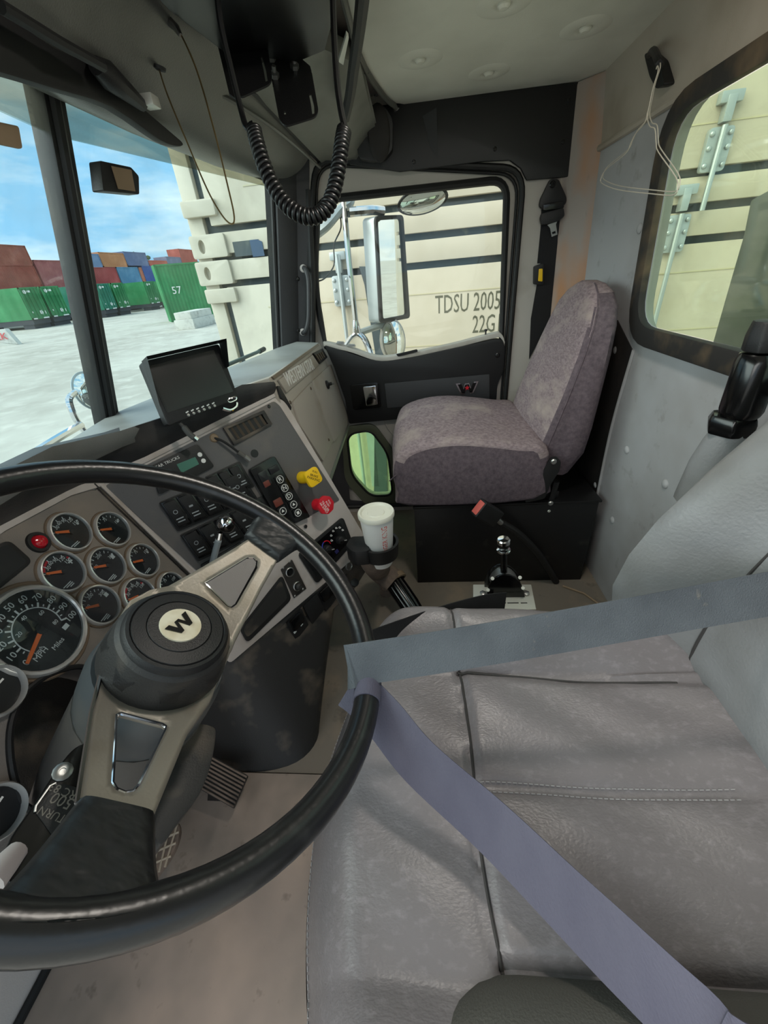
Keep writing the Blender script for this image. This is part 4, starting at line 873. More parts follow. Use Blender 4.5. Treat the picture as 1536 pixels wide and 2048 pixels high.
# glove box side
T1, T2, T3 = V((0.945, 0.345, 0.828)), V((1.6, 0.371, 0.802)), V((1.6, 0.302, 0.463))
gbu = (T2 - T1).normalized(); gbn = (T3 - T2).cross(gbu).normalized(); gbn = gbn if gbn.y < 0 else -gbn
GB = Fr(T2, gbu, gbn.cross(gbu), gbn)
B().prism(rpoly([T1 + gbu * -.02, T2 + gbu * .04, T3 + gbu * .045, T3 - gbu * .62, ], [0, .02, .03, 0], 5), gbn * -0.10).build('glove_box_body', glove, dash, 0.004)
def z4(*pts): return [(540 + a / 6.83, 660 + b / 6.83) for a, b in pts]
def gq(pts, name, mat, c0, c1, r=.003, bevel=.001, parent=None): return sq(pts, name, mat, c0, c1, r, bevel, parent, GB)
gq(z4((10, 640), (640, 190), (665, 215), (40, 680)), 'top_rail', M('tan grey rail', (120, 108, 92), .5), .0, .004, .001)
npz = z4((95, 690), (565, 345), (655, 480), (205, 860)); npl = gq(npz, 'nameplate', steel if False else glove, .001, .006, .002)
za, zb2 = z4((215, 700), (585, 465)); zc = z4((240, 665), (250, 745))
f0, f1 = GB.px(*za, .006), GB.px(*zb2, .006); uu = (f1 - f0).normalized(); ff = Fr((f0 + f1) / 2, uu, gbn.cross(uu), gbn)
nt = B(); L0 = (f1 - f0).length
nt.text('WESTERN STAR', ff, 0.05, .0006, .0008); xs = [ff.loc(p)[0] for p in nt.v]; k_ = L0 / (max(xs) - min(xs))
nt = B().text('WESTERN STAR', ff, 0.052, .0006, .0008, 'CENTER', k_ * .05 / .052); nt.build('nameplate_letters', white, npl)
gv2 = gq(z4((572, 325), (695, 258), (765, 380), (665, 470)), 'side_vent', blk, .001, .008, .002)
for k in range(4):
    a = z4((615 + k * 26, 345 - k * 14), (625 + k * 26, 340 - k * 14), (680 + k * 22, 420 - k * 16), (668 + k * 22, 428 - k * 16)); gq(a, 'vane', hinge_b, .008, .011, 0, 0, gv2)
gq(z4((80, 770), (110, 770), (270, 1060), (265, 1100), (130, 930)), 'side_vent', blk, .001, .006, .002)
gq(z4((285, 990), (540, 722), (835, 1530), (700, 1800), (395, 1330)), 'glove_door', glove, .0, .007, .004, .002)
d2 = gq(z4((548, 712), (820, 470), (900, 640), (1040, 1090), (1040, 1300), (850, 1540)), 'glove_door', glove, .0, .007, .006, .002)
o = GB.px(*z4((775, 750))[0], .007); B().lathe(o, gbn, [(.016, 0), (.015, .006), (.006, .010), (.006, .020), (.0001, .021)], 16).build('latch', blk, d2); B().tube([o + gbn * .018, o + gbn * .022 + gbu * .02 - GB.v * .006], .003, 6).build('latch_lever', steel, d2)
for p in [(555, 800), (800, 1500), (275, 990)]: screw(GB.px(*z4(p)[0], .007), gbn, .005, hinge_b, dash)
ed = T3 + gbu * .045
B().prism([T3 + gbu * .04 + gbn * .006, T3 - gbu * .60 + gbn * .006, T3 - gbu * .60 + gbn * .006 + V((0, .20, -.05)), T3 + gbu * .04 + V((0, .16, -.05))], V((0, 0, -.012))).build('lower_lip', M('pale green grey lip', (126, 134, 122), .45), dash, .003)
# black tunnel cover under the dash
tc_ = thing('engine_cover', 'dusty scuffed black plastic cover under the dashboard by the pedals', 'cover', V((0.58, 0.45, 0)))
def ec(t):
    foot = [(.462, .56), (.452, .42), (.472, .335), (.51, .295), (.56, .285), (.66, .33), (.70, .74), (.47, .74)]; tp = [(.56, .60), (.545, .475), (.60, .42), (.72, .335), (.85, .235), (.92, .26), (.90, .74), (.55, .74)]
    return [V((a[0] + (b[0] - a[0]) * t, a[1] + (b[1] - a[1]) * t, .285 * t)) for a, b in zip(foot, tp)]
    return [V((x + (0.09 if i in (0, 1, 2) else .08 if i in (3, 4) else .10) * t * (1.0 if i < 6 else 0), y + (.10 * t if i in (1, 2, 3, 4, 5) else 0), .29 * t)) for i, (x, y) in enumerate(foot)]
B().loft([rpoly(ec(t), .04, 3) for t in (0.0, .04, .3, .65, 1.0)]).build('shell', blk_dust, tc_, 0, 45)

# ================================================================ steering wheel and column
wc = V((0.26837, 0.25055, 0.74537)); wn_ = V((0.0657237, -0.58212389, 0.81043949)).normalized()
hubc = onp(361, 1251, wc - wn_ * 0.022, wn_)
wu, wv, wn_ = rot_frame(wn_); WH = Fr(wc, wu, wv, wn_)
sw = thing('steering_wheel', 'large black steering wheel with brushed metal spokes', 'steering wheel', hubc - wn_ * .08)
rim = [WH.p(math.cos(2 * math.pi * k / 96) * .225, math.sin(2 * math.pi * k / 96) * .225) for k in range(96)]
B().tube(rim, 0.0142, 18, True, up=wn_).build('rim', rimblk, sw, 0, 60)
HB = hubc - wn_ * 0.0; hh = 0.053
def wpx(x, y):        # point on the dished spoke plate
    h = -.06
    for _ in range(6):
        P = onp(x, y, wc + wn_ * h, wn_); r = (P - hubc - wn_ * ((P - hubc).dot(wn_))).length; t = min(max((r - .06) / .12, 0), 1); h = -.075 + .052 * t
    return P
def dens(pts, n=5):
    o = []
    for i in range(len(pts)):
        a, b = pts[i], pts[(i + 1) % len(pts)]
        o += [(a[0] + (b[0] - a[0]) * k / n, a[1] + (b[1] - a[1]) * k / n) for k in range(n)]
    return o
out = [(500, 1077), (556, 1118), (523, 1176), (470, 1280), (454, 1322), (419, 1402), (376, 1462), (304, 1640), (155, 1610), (183, 1424), (209, 1317), (240, 1235), (262, 1200), (300, 1180), (337, 1172), (389, 1143)]
c1_ = [(410, 1165), (494, 1114), (508, 1114), (515, 1122), (513, 1134), (472, 1208), (464, 1214), (456, 1211)]
c2_ = [(233, 1430), (242, 1426), (325, 1448), (333, 1453), (331, 1461), (278, 1569), (266, 1582), (250, 1585), (233, 1578), (225, 1565)]
def flatp(P): return P - wn_ * ((P - hubc).dot(wn_))
bm = bmesh.new(); ed_ = []
for lp in (out, c1_, c2_):
    q_ = [bm.verts.new(flatp(wpx(*p))) for p in dens(lp, 4)]; ed_ += [bm.edges.new((q_[i], q_[(i + 1) % len(q_)])) for i in range(len(q_))]
bmesh.ops.triangle_fill(bm, use_beauty=True, use_dissolve=False, edges=ed_)
for _ in range(2): bmesh.ops.subdivide_edges(bm, edges=bm.edges[:], cuts=1, use_grid_fill=True)
off_ = (wc - hubc).dot(wn_)
for v_ in bm.verts:
    r_ = (v_.co - hubc).length; t = min(max((r_ - .06) / .12, 0), 1); v_.co = v_.co + wn_ * (off_ - .075 + .052 * t)
bm.verts.index_update(); plate = B().add([v_.co.copy() for v_ in bm.verts], [tuple(v_.index for v_ in f.verts) for f in bm.faces]); bm.free()
po_ = plate.build('spoke_plate', brushed, sw, 0, 50); so_2 = po_.modifiers.new('t', 'SOLIDIFY'); so_2.thickness = .005
for c_ in (c1_, c2_):
    B().tube([wpx(*p) - wn_ * .001 for p in dens(c_, 3)], 0.0016, 6, True).build('cutout_edge', chrome, sw)
B().tube([wpx(*p) for p in dens([(155, 1606), (183, 1424), (209, 1317), (240, 1235)], 4)[:13]], 0.002, 6).build('plate_edge', chrome, sw)
# leather covered spoke ends
def rimpt(x, y): P = onp(x, y, wc, wn_); d = P - wc; return wc + d.normalized() * .225
def spad(inner, outer, n=10):
    """inner, outer: two pixel edges; blend from the plate end out to the rim"""
    ia, ib = wpx(*inner[0]), wpx(*inner[1]); oa, ob = onp(*outer[0], wc, wn_), onp(*outer[1], wc, wn_)
    la, lb = WH.loc(oa), WH.loc(ob); aa, ab = math.atan2(la[1], la[0]), math.atan2(lb[1], lb[0])
    if ab - aa > math.pi: ab -= 2 * math.pi
    if aa - ab > math.pi: ab += 2 * math.pi
    rings = []
    for k in range(n + 1):
        t = k / n; e = t ** 2.2
        th = .010 + .0045 * t; fl_ = .10 * t ** 4
        def cross(s):
            s2 = s + (s - .5) * 2 * fl_; I = ia + (ib - ia) * s; an_ = aa + (ab - aa) * s2; O = WH.p(math.cos(an_) * .225, math.sin(an_) * .225)
            return I + (O - I) * t
        ring_ = []
        for j in range(17):
            s = j / 16; ring_.append(cross(s) + wn_ * (th * (1 - abs(2 * s - 1) ** 6) ** .5))
        for j in range(15, 0, -1):
            s = j / 16; ring_.append(cross(s) - wn_ * (th * (1 - abs(2 * s - 1) ** 6) ** .5))
        rings.append(ring_)
    return B().loft(rings).build('spoke_cover', padblk, sw, 0, 60)
spad([(488, 1072), (558, 1124)], [(527, 1012), (618, 1082)]); spad([(158, 1598), (310, 1632)], [(-30, 1835), (312, 1822)])
# hub: horn pad with emblem
def hlathe(prof, name, mat, seg=40, parent=None): return B().lathe(hubc, wn_, prof, seg).build(name, mat, parent or sw, 0, 30)
hlathe([(.064, -.058), (.0635, -.050), (.060, -.030), (.056, -.014), (.052, -.010)], 'hub_base', blk_dust)
hc = hlathe([(.0525, -.016), (.052, -.008), (.049, -.003), (.046, -.002), (.045, -.0035), (.044, -.002), (.032, .0), (.0315, -.0012), (.0305, 0), (.0001, .0005)], 'horn_button', blk)
EF = Fr(hubc, wu, wv, wn_)
em = B().lathe(hubc, wn_, [(.0205, 0), (.0202, .0018), (.0001, .0022)], 32).build('emblem', cream, sw)
ea = EF.px(340, 1271); eb = EF.px(384, 1232); eu = (EF.px(372, 1225) - EF.px(344, 1240)).normalized()
eu = (eb - ea).normalized(); wbadge(Fr(hubc + wn_ * .0022, eu, wn_.cross(eu), wn_), .0150, blk_g, em, 'emblem_letter', 0, .001)
for k in range(8):
    a = math.radians(200 + k * 45); d = wu * math.cos(a) + wv * math.sin(a); o = hubc + d * .0595 - wn_ * .034; tt = wn_.cross(d)
    B().add([o - tt * .012 - wn_ * .012, o + tt * .012 - wn_ * .012, o + tt * .012 + wn_ * .01 - d * .002, o - tt * .012 + wn_ * .01 - d * .002, o + d * .004 - wn_ * .002], [(0, 1, 4), (1, 2, 4), (2, 3, 4), (3, 0, 4), (0, 3, 2, 1)]).build('hub_notch', blk, sw)
# column
colm = thing('steering_column', 'dusty grey steering column shroud behind the wheel', 'steering column', hubc - wn_ * .42)
B().lathe(hubc, wn_, [(.066, -.066), (.071, -.085), (.072, -.12), (.070, -.15), (.068, -.155)], 36).build('collar', M('grey blue plastic', (70, 75, 78), .45, mix=[((96, 93, 88), 8, .5, .8)]), colm)
cb = hubc - wn_ * .10
B().loft([[cb - wn_ * h + (wu * math.cos(a * math.pi / 12) * rx + wv * math.sin(a * math.pi / 12) * ry) + wu * sh for a in range(24)] for h, rx, ry, sh in [(.04, .072, .072, 0), (.09, .070, .075, -.004), (.18, .066, .08, -.01), (.28, .06, .08, -.016), (.36, .055, .075, -.02)]]).build('shroud', M('dusty charcoal shroud', (78, 75, 72), .6, mix=[((112, 104, 96), 7, .48, .75)]), colm, 0, 50)
# dark curved lower cover on the right of the column
lc = [(425, 1452), (432, 1470), (422, 1530), (398, 1590), (360, 1640), (322, 1690), (310, 1640), (350, 1500), (385, 1450)]
B().prism(smooth_path([onp(x, y, wc - wn_ * .17, wn_) for x, y in lc], 3, True), wn_ * -.05).build('lower_cover', blk_dust, colm, .008)
# turn signal and brake control box on the column
bxp = [(8, 1690), (60, 1620), (118, 1530), (150, 1492), (182, 1482), (205, 1500), (205, 1600), (120, 1720), (40, 1775), (0, 1760)]
bf_ = wc - wn_ * .10; tb = thing('control_box', 'gloss black control box with a printed plate beside the column', 'control box', onp(100, 1620, bf_, wn_))
B().prism(rpoly([onp(x, y, bf_, wn_) for x, y in bxp], .012, 4), wn_ * -.045).build('case', blk_g, tb, .006, 35, 3)
BXF = Fr(onp(120, 1610, bf_, wn_), wu, wv, wn_)
pl_ = [(112, 1565), (160, 1577), (165, 1640), (110, 1680), (68, 1622), (75, 1610)]
B().prism(rpoly([BXF.px(x, y, .0) for x, y in pl_], .005), wn_ * .0012).build('plate', blk, tb, .0006)
B().tube([BXF.px(x, y, .0012) for x, y in [(112, 1566), (100, 1572), (72, 1612), (70, 1624)]], .0009, 6).build('plate_edge', steel, tb)
pr = B()
a_, b_ = BXF.px(158, 1594), BXF.px(108, 1574); uu = (b_ - a_).normalized(); up_ = wn_.cross(uu)
for s, (x, y), sz in [('QRC 83', (134, 1586), .0085), ('500', (124, 1602), .0115), ('TURN', (104, 1630), .008)]:
    pr.text(s, Fr(BXF.px(x, y), uu, up_, wn_), sz, .0014, .0001)
pr.build('print', M('dim grey print', (112, 106, 98), .6), tb); screw(BXF.px(125, 1544, .0), wn_, .0075, steel, tb)
B().tube([BXF.px(36, 1700, .002), BXF.px(8, 1732, .006), BXF.px(-20, 1765, .008)], [.007, .009, .010], 12).build('lever', M('scuffed white lever', (170, 162, 160), .5), tb)
# trailer brake lever with ball end seen behind the spoke
lv = thing('hand_lever', 'grey lever with a chrome tipped black ball on the steering column', 'lever', SF.px(420, 1140, .03))
la_, lb_ = SF.px(424, 1128, .05), SF.px(437, 1080, .075); dv = (lb_ - la_).normalized()
B().tube([la_ - dv * .03, lb_], [.0085, .0095], 12, flat=.7).build('stem', M('pale blue grey lever', (150, 158, 162), .4), lv); B().tube([lb_, SF.px(440, 1065, .082)], .0055, 10).build('neck', chrome, lv)
bc_ = SF.px(452, 1049, .088)
B().lathe(bc_, V((-.2, .1, 1)), [(.0001, -.018), (.010, -.0155), (.016, -.008), (.0178, 0), (.016, .008)], 24).build('ball', blk_g, lv)
B().lathe(bc_, V((-.2, .1, 1)), [(.0165, .0065), (.015, .011), (.010, .0155), (.0001, .018)], 24).build('ball_cap', chrome, lv)
B().text('ARENS', Fr((la_ * .5 + lb_ * .5) + wn_ * .008, dv, (-SF.n).cross(dv) * -1, SF.n), .010, .002, .0001).build('print', steel, lv)

# monitor on the dash
mn_ = (sn + V((0, 0, .02))).normalized()
mo_ = SF.px(333, 853, .055); MF_ = Fr(mo_, SF.u, SF.v, sn)
mon = thing('reversing_monitor', 'black hooded reversing camera monitor on top of the dash', 'monitor', SF.px(410, 835, 0.0))
def z5(*pts): return [(260 + a / 4.8, 680 + b / 4.8) for a, b in pts]
mf = z5((110, 205), (855, 35), (1045, 560), (365, 825))
B().prism(rpoly([MF_.px(*p) for p in mf], .006, 4), sn * -.028).build('case', blk, mon, .003)
B().prism(rpoly([MF_.px(*p, .0) for p in z5((150, 260), (800, 95), (990, 495), (355, 700))], .003), sn * .0012).build('screen', screen, mon)
# hood
hA = [MF_.px(*p, 0) for p in z5((270, 630), (110, 205), (855, 35), (925, 270))]; hs = sn * .038
B().add(hA + [hA[0] + hs * .25, hA[1] + hs, hA[2] + hs, hA[3] + hs * .4] + [p - (p - (hA[1] + hA[2]) / 2) * .02 - SF.v * .002 for p in hA], [(0, 1, 5, 4), (1, 2, 6, 5), (2, 3, 7, 6)]).build('hood', blk, mon)
so = bpy.data.objects[mon.children[-1].name].modifiers.new('t', 'SOLIDIFY'); so.thickness = .003
B().prism(rpoly([MF_.px(*p, .0012) for p in z5((765, 118), (800, 112), (810, 150), (785, 152))], .002), sn * .0006).build('sticker', redm, mon)
for k in range(6):
    x, y = 560 + k * 50, 722 - k * 18; B().lathe(MF_.px(*z5((x, y))[0], 0), sn, [(.003, 0), (.0027, .002), (.0001, .0024)], 12).build('button', steel, mon)
pr = B()
for k in range(6): x, y = 548 + k * 50, 692 - k * 17; q = Fr(MF_.px(*z5((x, y))[0], 0), SF.u, SF.v, sn); pr.box(q, -.003, .003, -.0012, .0012, .0002, .0004)
pr.build('button_print', white, mon)
po = [MF_.px(*p, 0) for p in z5((935, 570), (1015, 538), (1028, 572), (950, 605))]
B().tube(rpoly(po, .008, 5), .0016, 6, True).build('power_button', chrome, mon)
B().tube(smooth_path([MF_.px(*p, -.012) for p in z5((890, 655), (960, 672), (1015, 640), (1022, 600))], 5), .004, 8).build('mount_ring', chrome, mon)
B().prism([SF.px(*p, .0) for p in z5((850, 690), (1010, 600), (1030, 640), (1000, 690), (900, 700))], sn * .012).build('mount', blk, mon, .002)
# two loose cables
cb1 = thing('camera_cable', 'loose dark cable with a silver plug hanging below the monitor', 'cable', SF.px(380, 870, .01))
B().tube(smooth_path([SF.px(*p, .045) for p in z5((475, 795), (520, 840), (560, 890), (610, 935))], 4), [.0035] * 4 + [.006] * 9, 10).build('cord', M('grey rubber', (74, 74, 72), .6), cb1); B().tube([SF.px(*p, .045) for p in z5((612, 935), (642, 962))], .0058, 10).build('plug', chrome, cb1)
cb2 = thing('loose_lead', 'thin black lead with a silver plug poking out of the switch panel', 'cable', SF.px(430, 877, .01))
B().lathe(SF.px(428, 876, .0026), sn, [(.010, 0), (.008, .003), (.003, .004)], 14).build('grommet', tan, cb2)
B().tube(smooth_path([SF.px(*p) for p in [(428, 876, .004), (445, 882, .012), (462, 893, .014), (480, 907, .014)]], 5), .0028, 8).build('cord', rubber, cb2)
B().tube([SF.px(476, 904, .014), SF.px(490, 914, .014)], .0052, 10).build('strain_relief', M('grey rubber b', (90, 88, 84), .6), cb2); B().tube([SF.px(489, 913, .014), SF.px(499, 921, .014)], .0055, 8).build('plug', steel, cb2)

# ================================================================ driver seat
ds = thing('driver_chair', 'grey leather driver seat in the foreground', 'seat', V((0.23, -0.2, 0.0)))
def seam_y(x): return -0.040 - 0.012 * math.sin((x - .05) * 7) - .5 * max(0, .17 - x) ** 1.5
def seat_z(x, y, yf):
    z = 0.508 - 0.10 * max(0, (y - (yf - .07)) / .07) ** 2.4
    z += 0.020 * math.exp(-((x - .225) / .10) ** 2) * 0.0
    t = (x - .37) / .10
    if t > 0: z += 0.045 * math.sin(min(t, 1.0) * math.pi * .62) - max(0, (x - .445) / .06) ** 2 * .06
    t = (.07 - x) / .10
    if t > 0: z += 0.03 * math.sin(min(t, 1.0) * math.pi * .6) - max(0, (-.01 - x) / .04) ** 2 * .05
    z += -0.012 * math.exp(-((y + .22) / .12) ** 2)
    def gr(d, w=.006, a=.007): return -a * math.exp(-(d / w) ** 2)
    ys = seam_y(x)
    z += gr(y - ys)
    if y < ys + .004: z += gr(x - (.372 + .05 * (y + .04))) + gr(x - .222, .007, .005) + gr(x - .085, .006, .006) + 0.006 * (1 - math.exp(-((x - .222) / .03) ** 2)) * (1 if .085 < x < .372 else 0)
    z += .0016 * math.sin(31 * x + 17 * y) * math.sin(23 * y - 11 * x) + .0012 * math.sin(70 * x - 44 * y)
    return z
NX, NY = 110, 110
def seat_p(i, j):
    x = -.035 + .54 * i / NX; yf = .150 - .95 * (x - .22) ** 2; y = yf + (-.42 - yf) * (j / NY) ** 1.0
    return x, y, yf
b = B(); pts = []
for j in range(NY + 1):
    for i in range(NX + 1):
        x, y, yf = seat_p(i, j); z = seat_z(x, y, yf); ex = min(x + .035, .505 - x)
        if ex < .03: z -= .035 * (1 - ex / .03) ** 2
        pts.append(V((x, y, z)))
w = NX + 1
fc = [(j * w + i, j * w + i + 1, (j + 1) * w + i + 1, (j + 1) * w + i) for j in range(NY) for i in range(NX)]
b.add(pts, fc)
bd = [(i, 0) for i in range(NX + 1)] + [(NX, j) for j in range(1, NY + 1)] + [(i, NY) for i in range(NX - 1, -1, -1)] + [(0, j) for j in range(NY - 1, 0, -1)]
r0 = [pts[j * w + i] for i, j in bd]; c0_ = V((.235, -.14, 0))
r1 = [V((p.x + (p.x - c0_.x) * .012, p.y + (p.y - c0_.y) * .03, p.z - .03)) for p in r0]; r2 = [V((p.x, p.y, .38)) for p in r1]
b.loft([r0, r1, r2], False, False)
b.build('cushion', leather, ds, 0, 60)
def on_seat(x, y, c=.0008): return V((x, y, seat_z(x, y, .150 - .95 * (x - .22) ** 2) + c))
B().tube([on_seat(.0 + .49 * k / 60, seam_y(.49 * k / 60), .0006) for k in range(8, 61)], .002, 6).build('seam', seam_m, ds)
B().tube([on_seat(.372 + .05 * (-.045 - .30 * k / 40 + .04), -.045 - .30 * k / 40, .0006) for k in range(41)], .0016, 6).build('seam', seam_m, ds)
for dx in (-.005, .005):
    b = B()
    for k in range(46):
        y = -.052 - .0062 * k; b.tube([on_seat(.222 + dx, y, .0012), on_seat(.222 + dx, y - .0042, .0012)], .0007, 4)
    b.build('stitching', thread, ds)
b = B(); prev = None
for k in range(70):
    x = .02 + .006 * k; yf = .150 - .95 * (x - .22) ** 2; x2 = x + .004; yf2 = .150 - .95 * (x2 - .22) ** 2
    b.tube([V((x, yf + .002, seat_z(x, yf, yf) - .002)), V((x2, yf2 + .002, seat_z(x2, yf2, yf2) - .002))], .0008, 4)
b.build('stitching', thread, ds)
# dark inner bolster nearest the camera
bl = []; xb_ = atz(1120, 1935, .525).x; yf_ = atz(870, 2020, .51).y + .015; Rb = .075
for k in range(25):
    t = k / 24; q = min(t / .20, 1.0); rr = Rb * max(1 - (1 - q) ** 2, .001) ** .5
    bl.append([V((xb_ - Rb + rr * math.cos(a * math.pi / 12), yf_ + (-.40 - yf_) * t, .489 + .064 * (rr / Rb) * math.sin(a * math.pi / 12))) for a in range(24)])
B().loft(bl).build('side_bolster', leather_d, ds, 0, 60)
B().wbox(.0, .46, -.40, .06, .16, .385).build('seat_base', blk, ds, .02)
B().wbox(.06, .40, -.36, .02, .0, .17).build('pedestal', blk_dust, ds, .01)
# back rest
def back_ring(z, yc, bol, xr, xl, th):
    r = []
    n = 28
    for k in range(n + 1):
        s = k / n; x = xl + (xr - xl) * s
        y = yc + bol * (math.exp(-((x - xr + .045) / .05) ** 2) + math.exp(-((x - xl - .045) / .05) ** 2)) - .006 * math.exp(-((x - (xr - .125)) / .006) ** 2) - .006 * math.exp(-((x - (xl + .125)) / .006) ** 2)
        ed = min(s, 1 - s) * (xr - xl)
        if ed < .03: y -= .045 * (1 - ed / .03) ** 2
        r.append(V((x, y, z)))
    for k in range(9): s = k / 8; r.append(V((xr - (xr - xl) * s, yc - th - .02 * math.sin(math.pi * s), z)))
    return r
prof = [(.40, -.41, .02, .49, -.04, .09), (.46, -.385, .05, .505, -.05, .08), (.52, -.375, .075, .51, -.055, .09), (.58, -.378, .088, .512, -.058, .09), (.64, -.388, .088, .512, -.058, .09), (.70, -.402, .080, .51, -.056, .09), (.77, -.422, .062, .505, -.05, .08), (.84, -.442, .040, .495, -.042, .07), (.92, -.466, .02, .48, -.03, .06), (.99, -.49, .008, .455, -.005, .045), (1.03, -.51, .0, .42, .03, .025)]
rr_ = [back_ring(*p) for p in prof]; full = []
for i in range(len(rr_) - 1):
    for k in range(4): full.append([rr_[i][j].lerp(rr_[i + 1][j], k / 4) for j in range(len(rr_[0]))])
full.append(rr_[-1]); B().loft(full).build('backrest', leather_b, ds, 0, 60)
def bseam(off): return [V((xr_ - off, yc_ + bo_ * (math.exp(-((off - .045) / .05) ** 2)) - .004, z_)) for (z_, yc_, bo_, xr_, xl_, th_) in prof[1:9]]
B().tube(smooth_path(bseam(.125), 4), .0022, 6).build('seam', seam_m, ds)
# belt tower behind the backrest shoulder
bt = thing('belt_tower', 'black belt height adjuster with a grey boot behind the driver seat', 'belt adjuster', aty(1420, 900, -.50))
Y0 = -.50
B().loft([[aty(x + dx, y + dy, Y0 + dz) for dx, dy, dz in ((-s_, 0, .035), (s_, 0, .035), (s_, 0, -.035), (-s_, 0, -.035))] for x, y, s_ in ((1452, 860, 42), (1430, 905, 55), (1395, 990, 62))] if False else
         [[aty(x, y, Y0) + V((dx * r_, dy * r_, 0)) for dx, dy in [(math.cos(a * math.pi / 8), math.sin(a * math.pi / 8)) for a in range(16)]] for x, y, r_ in ((1462, 862, .026), (1448, 885, .029), (1425, 930, .034), (1400, 1000, .04))]).build('boot', leather_b, bt, 0, 60)
B().loft([[aty(x, y, Y0) + V((dx * r_, dy * r_, 0)) for dx, dy in [(math.cos((a + .5) * math.pi / 3), math.sin((a + .5) * math.pi / 3)) for a in range(6)]] for x, y, r_ in ((1458, 866, .033), (1464, 842, .035), (1470, 828, .031))]).build('hex_collar', blk_g, bt, .004)
B().loft([[aty(x, y, Y0) + V((dx * r_, dy * r_, 0)) for dx, dy in [(math.cos(a * math.pi / 8), math.sin(a * math.pi / 8)) for a in range(16)]] for x, y, r_ in ((1476, 832, .025), (1482, 818, .028), (1514, 725, .027), (1520, 705, .023))]).build('barrel', blk_g, bt, .003)
B().loft([[aty(x, y, Y0) + V((dx * r_, dy * r_, 0)) for dx, dy in [(math.cos(a * math.pi / 4), math.sin(a * math.pi / 4)) for a in range(8)]] for x, y, r_ in ((1522, 702, .024), (1532, 672, .024), (1542, 640, .02))]).build('top', blk, bt, .003)

# ---- belt looped over the wheel rim
dbelt = thing('driver_seat_belt', 'dusty grey blue seat belt looped over the steering wheel rim', 'seat belt', atd(1450, 1200, .47))
def strap(pts, name, mat, w=.048, n=6, more=()):
    P = smooth_path([atd(x, y, t) for x, y, t, _ in pts] + [V(p) for p, _ in more], n); Wd = smooth_path([R3 @ V((math.cos(math.radians(a)), math.sin(math.radians(a)), 0)) for _, _, _, a in pts] + [V(d_) for _, d_ in more], n)
    return B().band(P, Wd, w, .0016).build(name, mat, dbelt, 0, 60)
trim_t = .445
strap([(697, 1335, trim_t + .012, 90), (704, 1331, trim_t, 90), (760, 1322, trim_t, 88), (860, 1307, trim_t, 86), (1000, 1284, trim_t, 84), (1150, 1258, trim_t - .002, 83), (1300, 1231, trim_t - .006, 82), (1420, 1209, trim_t - .012, 81), (1536, 1188, trim_t - .02, 80), (1640, 1170, trim_t - .025, 80)], 'shoulder_strap', belt, more=[((.33, -.408, .76), (-.5, .1, -.8)), ((.24, -.425, .86), (-.8, .2, -.5)), ((.10, -.452, .98), (-.8, .2, -.5)), ((.0, -.50, 1.06), (-.8, .3, -.5)), ((-.10, -.57, 1.12), (-.7, .3, -.6))])
strap([(700, 1372, trim_t + .012, -30), (722, 1390, trim_t + .004, -37), (770, 1440, trim_t - .01, -42), (840, 1525, .412, -44), (985, 1655, .375, -44), (1130, 1798, .335, -43), (1260, 1925, .298, -43), (1385, 2045, .272, -43), (1500, 2150, .25, -43)], 'lap_strap', belt2, more=[((.005, -.30, .575), (.4, -.75, .5)), ((-.065, -.35, .50), (.1, -.95, .2)), ((-.09, -.375, .35), (0, -1, 0)), ((-.09, -.38, .16), (0, -1, 0)), ((-.09, -.38, .01), (0, -1, 0))])
B().tube([rimpt(722, 1300 + 20 * k) for k in range(6)], .0158, 14).build('loop', belt2, dbelt)
b2 = B().band(smooth_path([atd(728, 1292, .57), atd(790, 1268, .60), atd(880, 1236, .64), atd(965, 1212, .68), atd(1010, 1206, .70)], 5), [R3 @ V((.25, 1, 0.3))] * 21, .040, .002); b2.build('under_strap', belt_k, dbelt)

# ================================================================ passenger seat
ps = thing('passenger_chair', 'mauve grey cloth passenger seat on a black steel box', 'seat', V((1.36, -.2, 0)))
def cring(x, k):     # k shrinks towards the side faces
    pr_ = [(.045, .352), (.075, .40), (.086, .46), (.078, .52), (.045, .553), (-.03, .574), (-.12, .578), (-.22, .566), (-.32, .548), (-.385, .535), (-.40, .45), (-.38, .358)]
    cy_, cz_ = -.15, .455
    return smooth_path([V((x, cy_ + (y - cy_) * k, cz_ + (z - cz_) * k)) for y, z in pr_], 3, True)
xs_ = [(1.100, .86), (1.103, .93), (1.112, .975), (1.13, .995), (1.18, 1.0), (1.30, 1.03), (1.42, 1.03), (1.54, 1.0), (1.585, .985), (1.61, .93), (1.618, .84)]
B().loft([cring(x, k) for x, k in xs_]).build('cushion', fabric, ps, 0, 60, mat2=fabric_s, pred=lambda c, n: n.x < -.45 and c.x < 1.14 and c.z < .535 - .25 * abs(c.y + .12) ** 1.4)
cr_ = cring(1.112, .985)
B().tube(smooth_path([atx(x, y, 1.106) for x, y in [(779, 962), (800, 945), (845, 922), (900, 912), (970, 916), (1040, 932), (1072, 940)]], 4), .0022, 6).build('piping', fabric_s, ps)
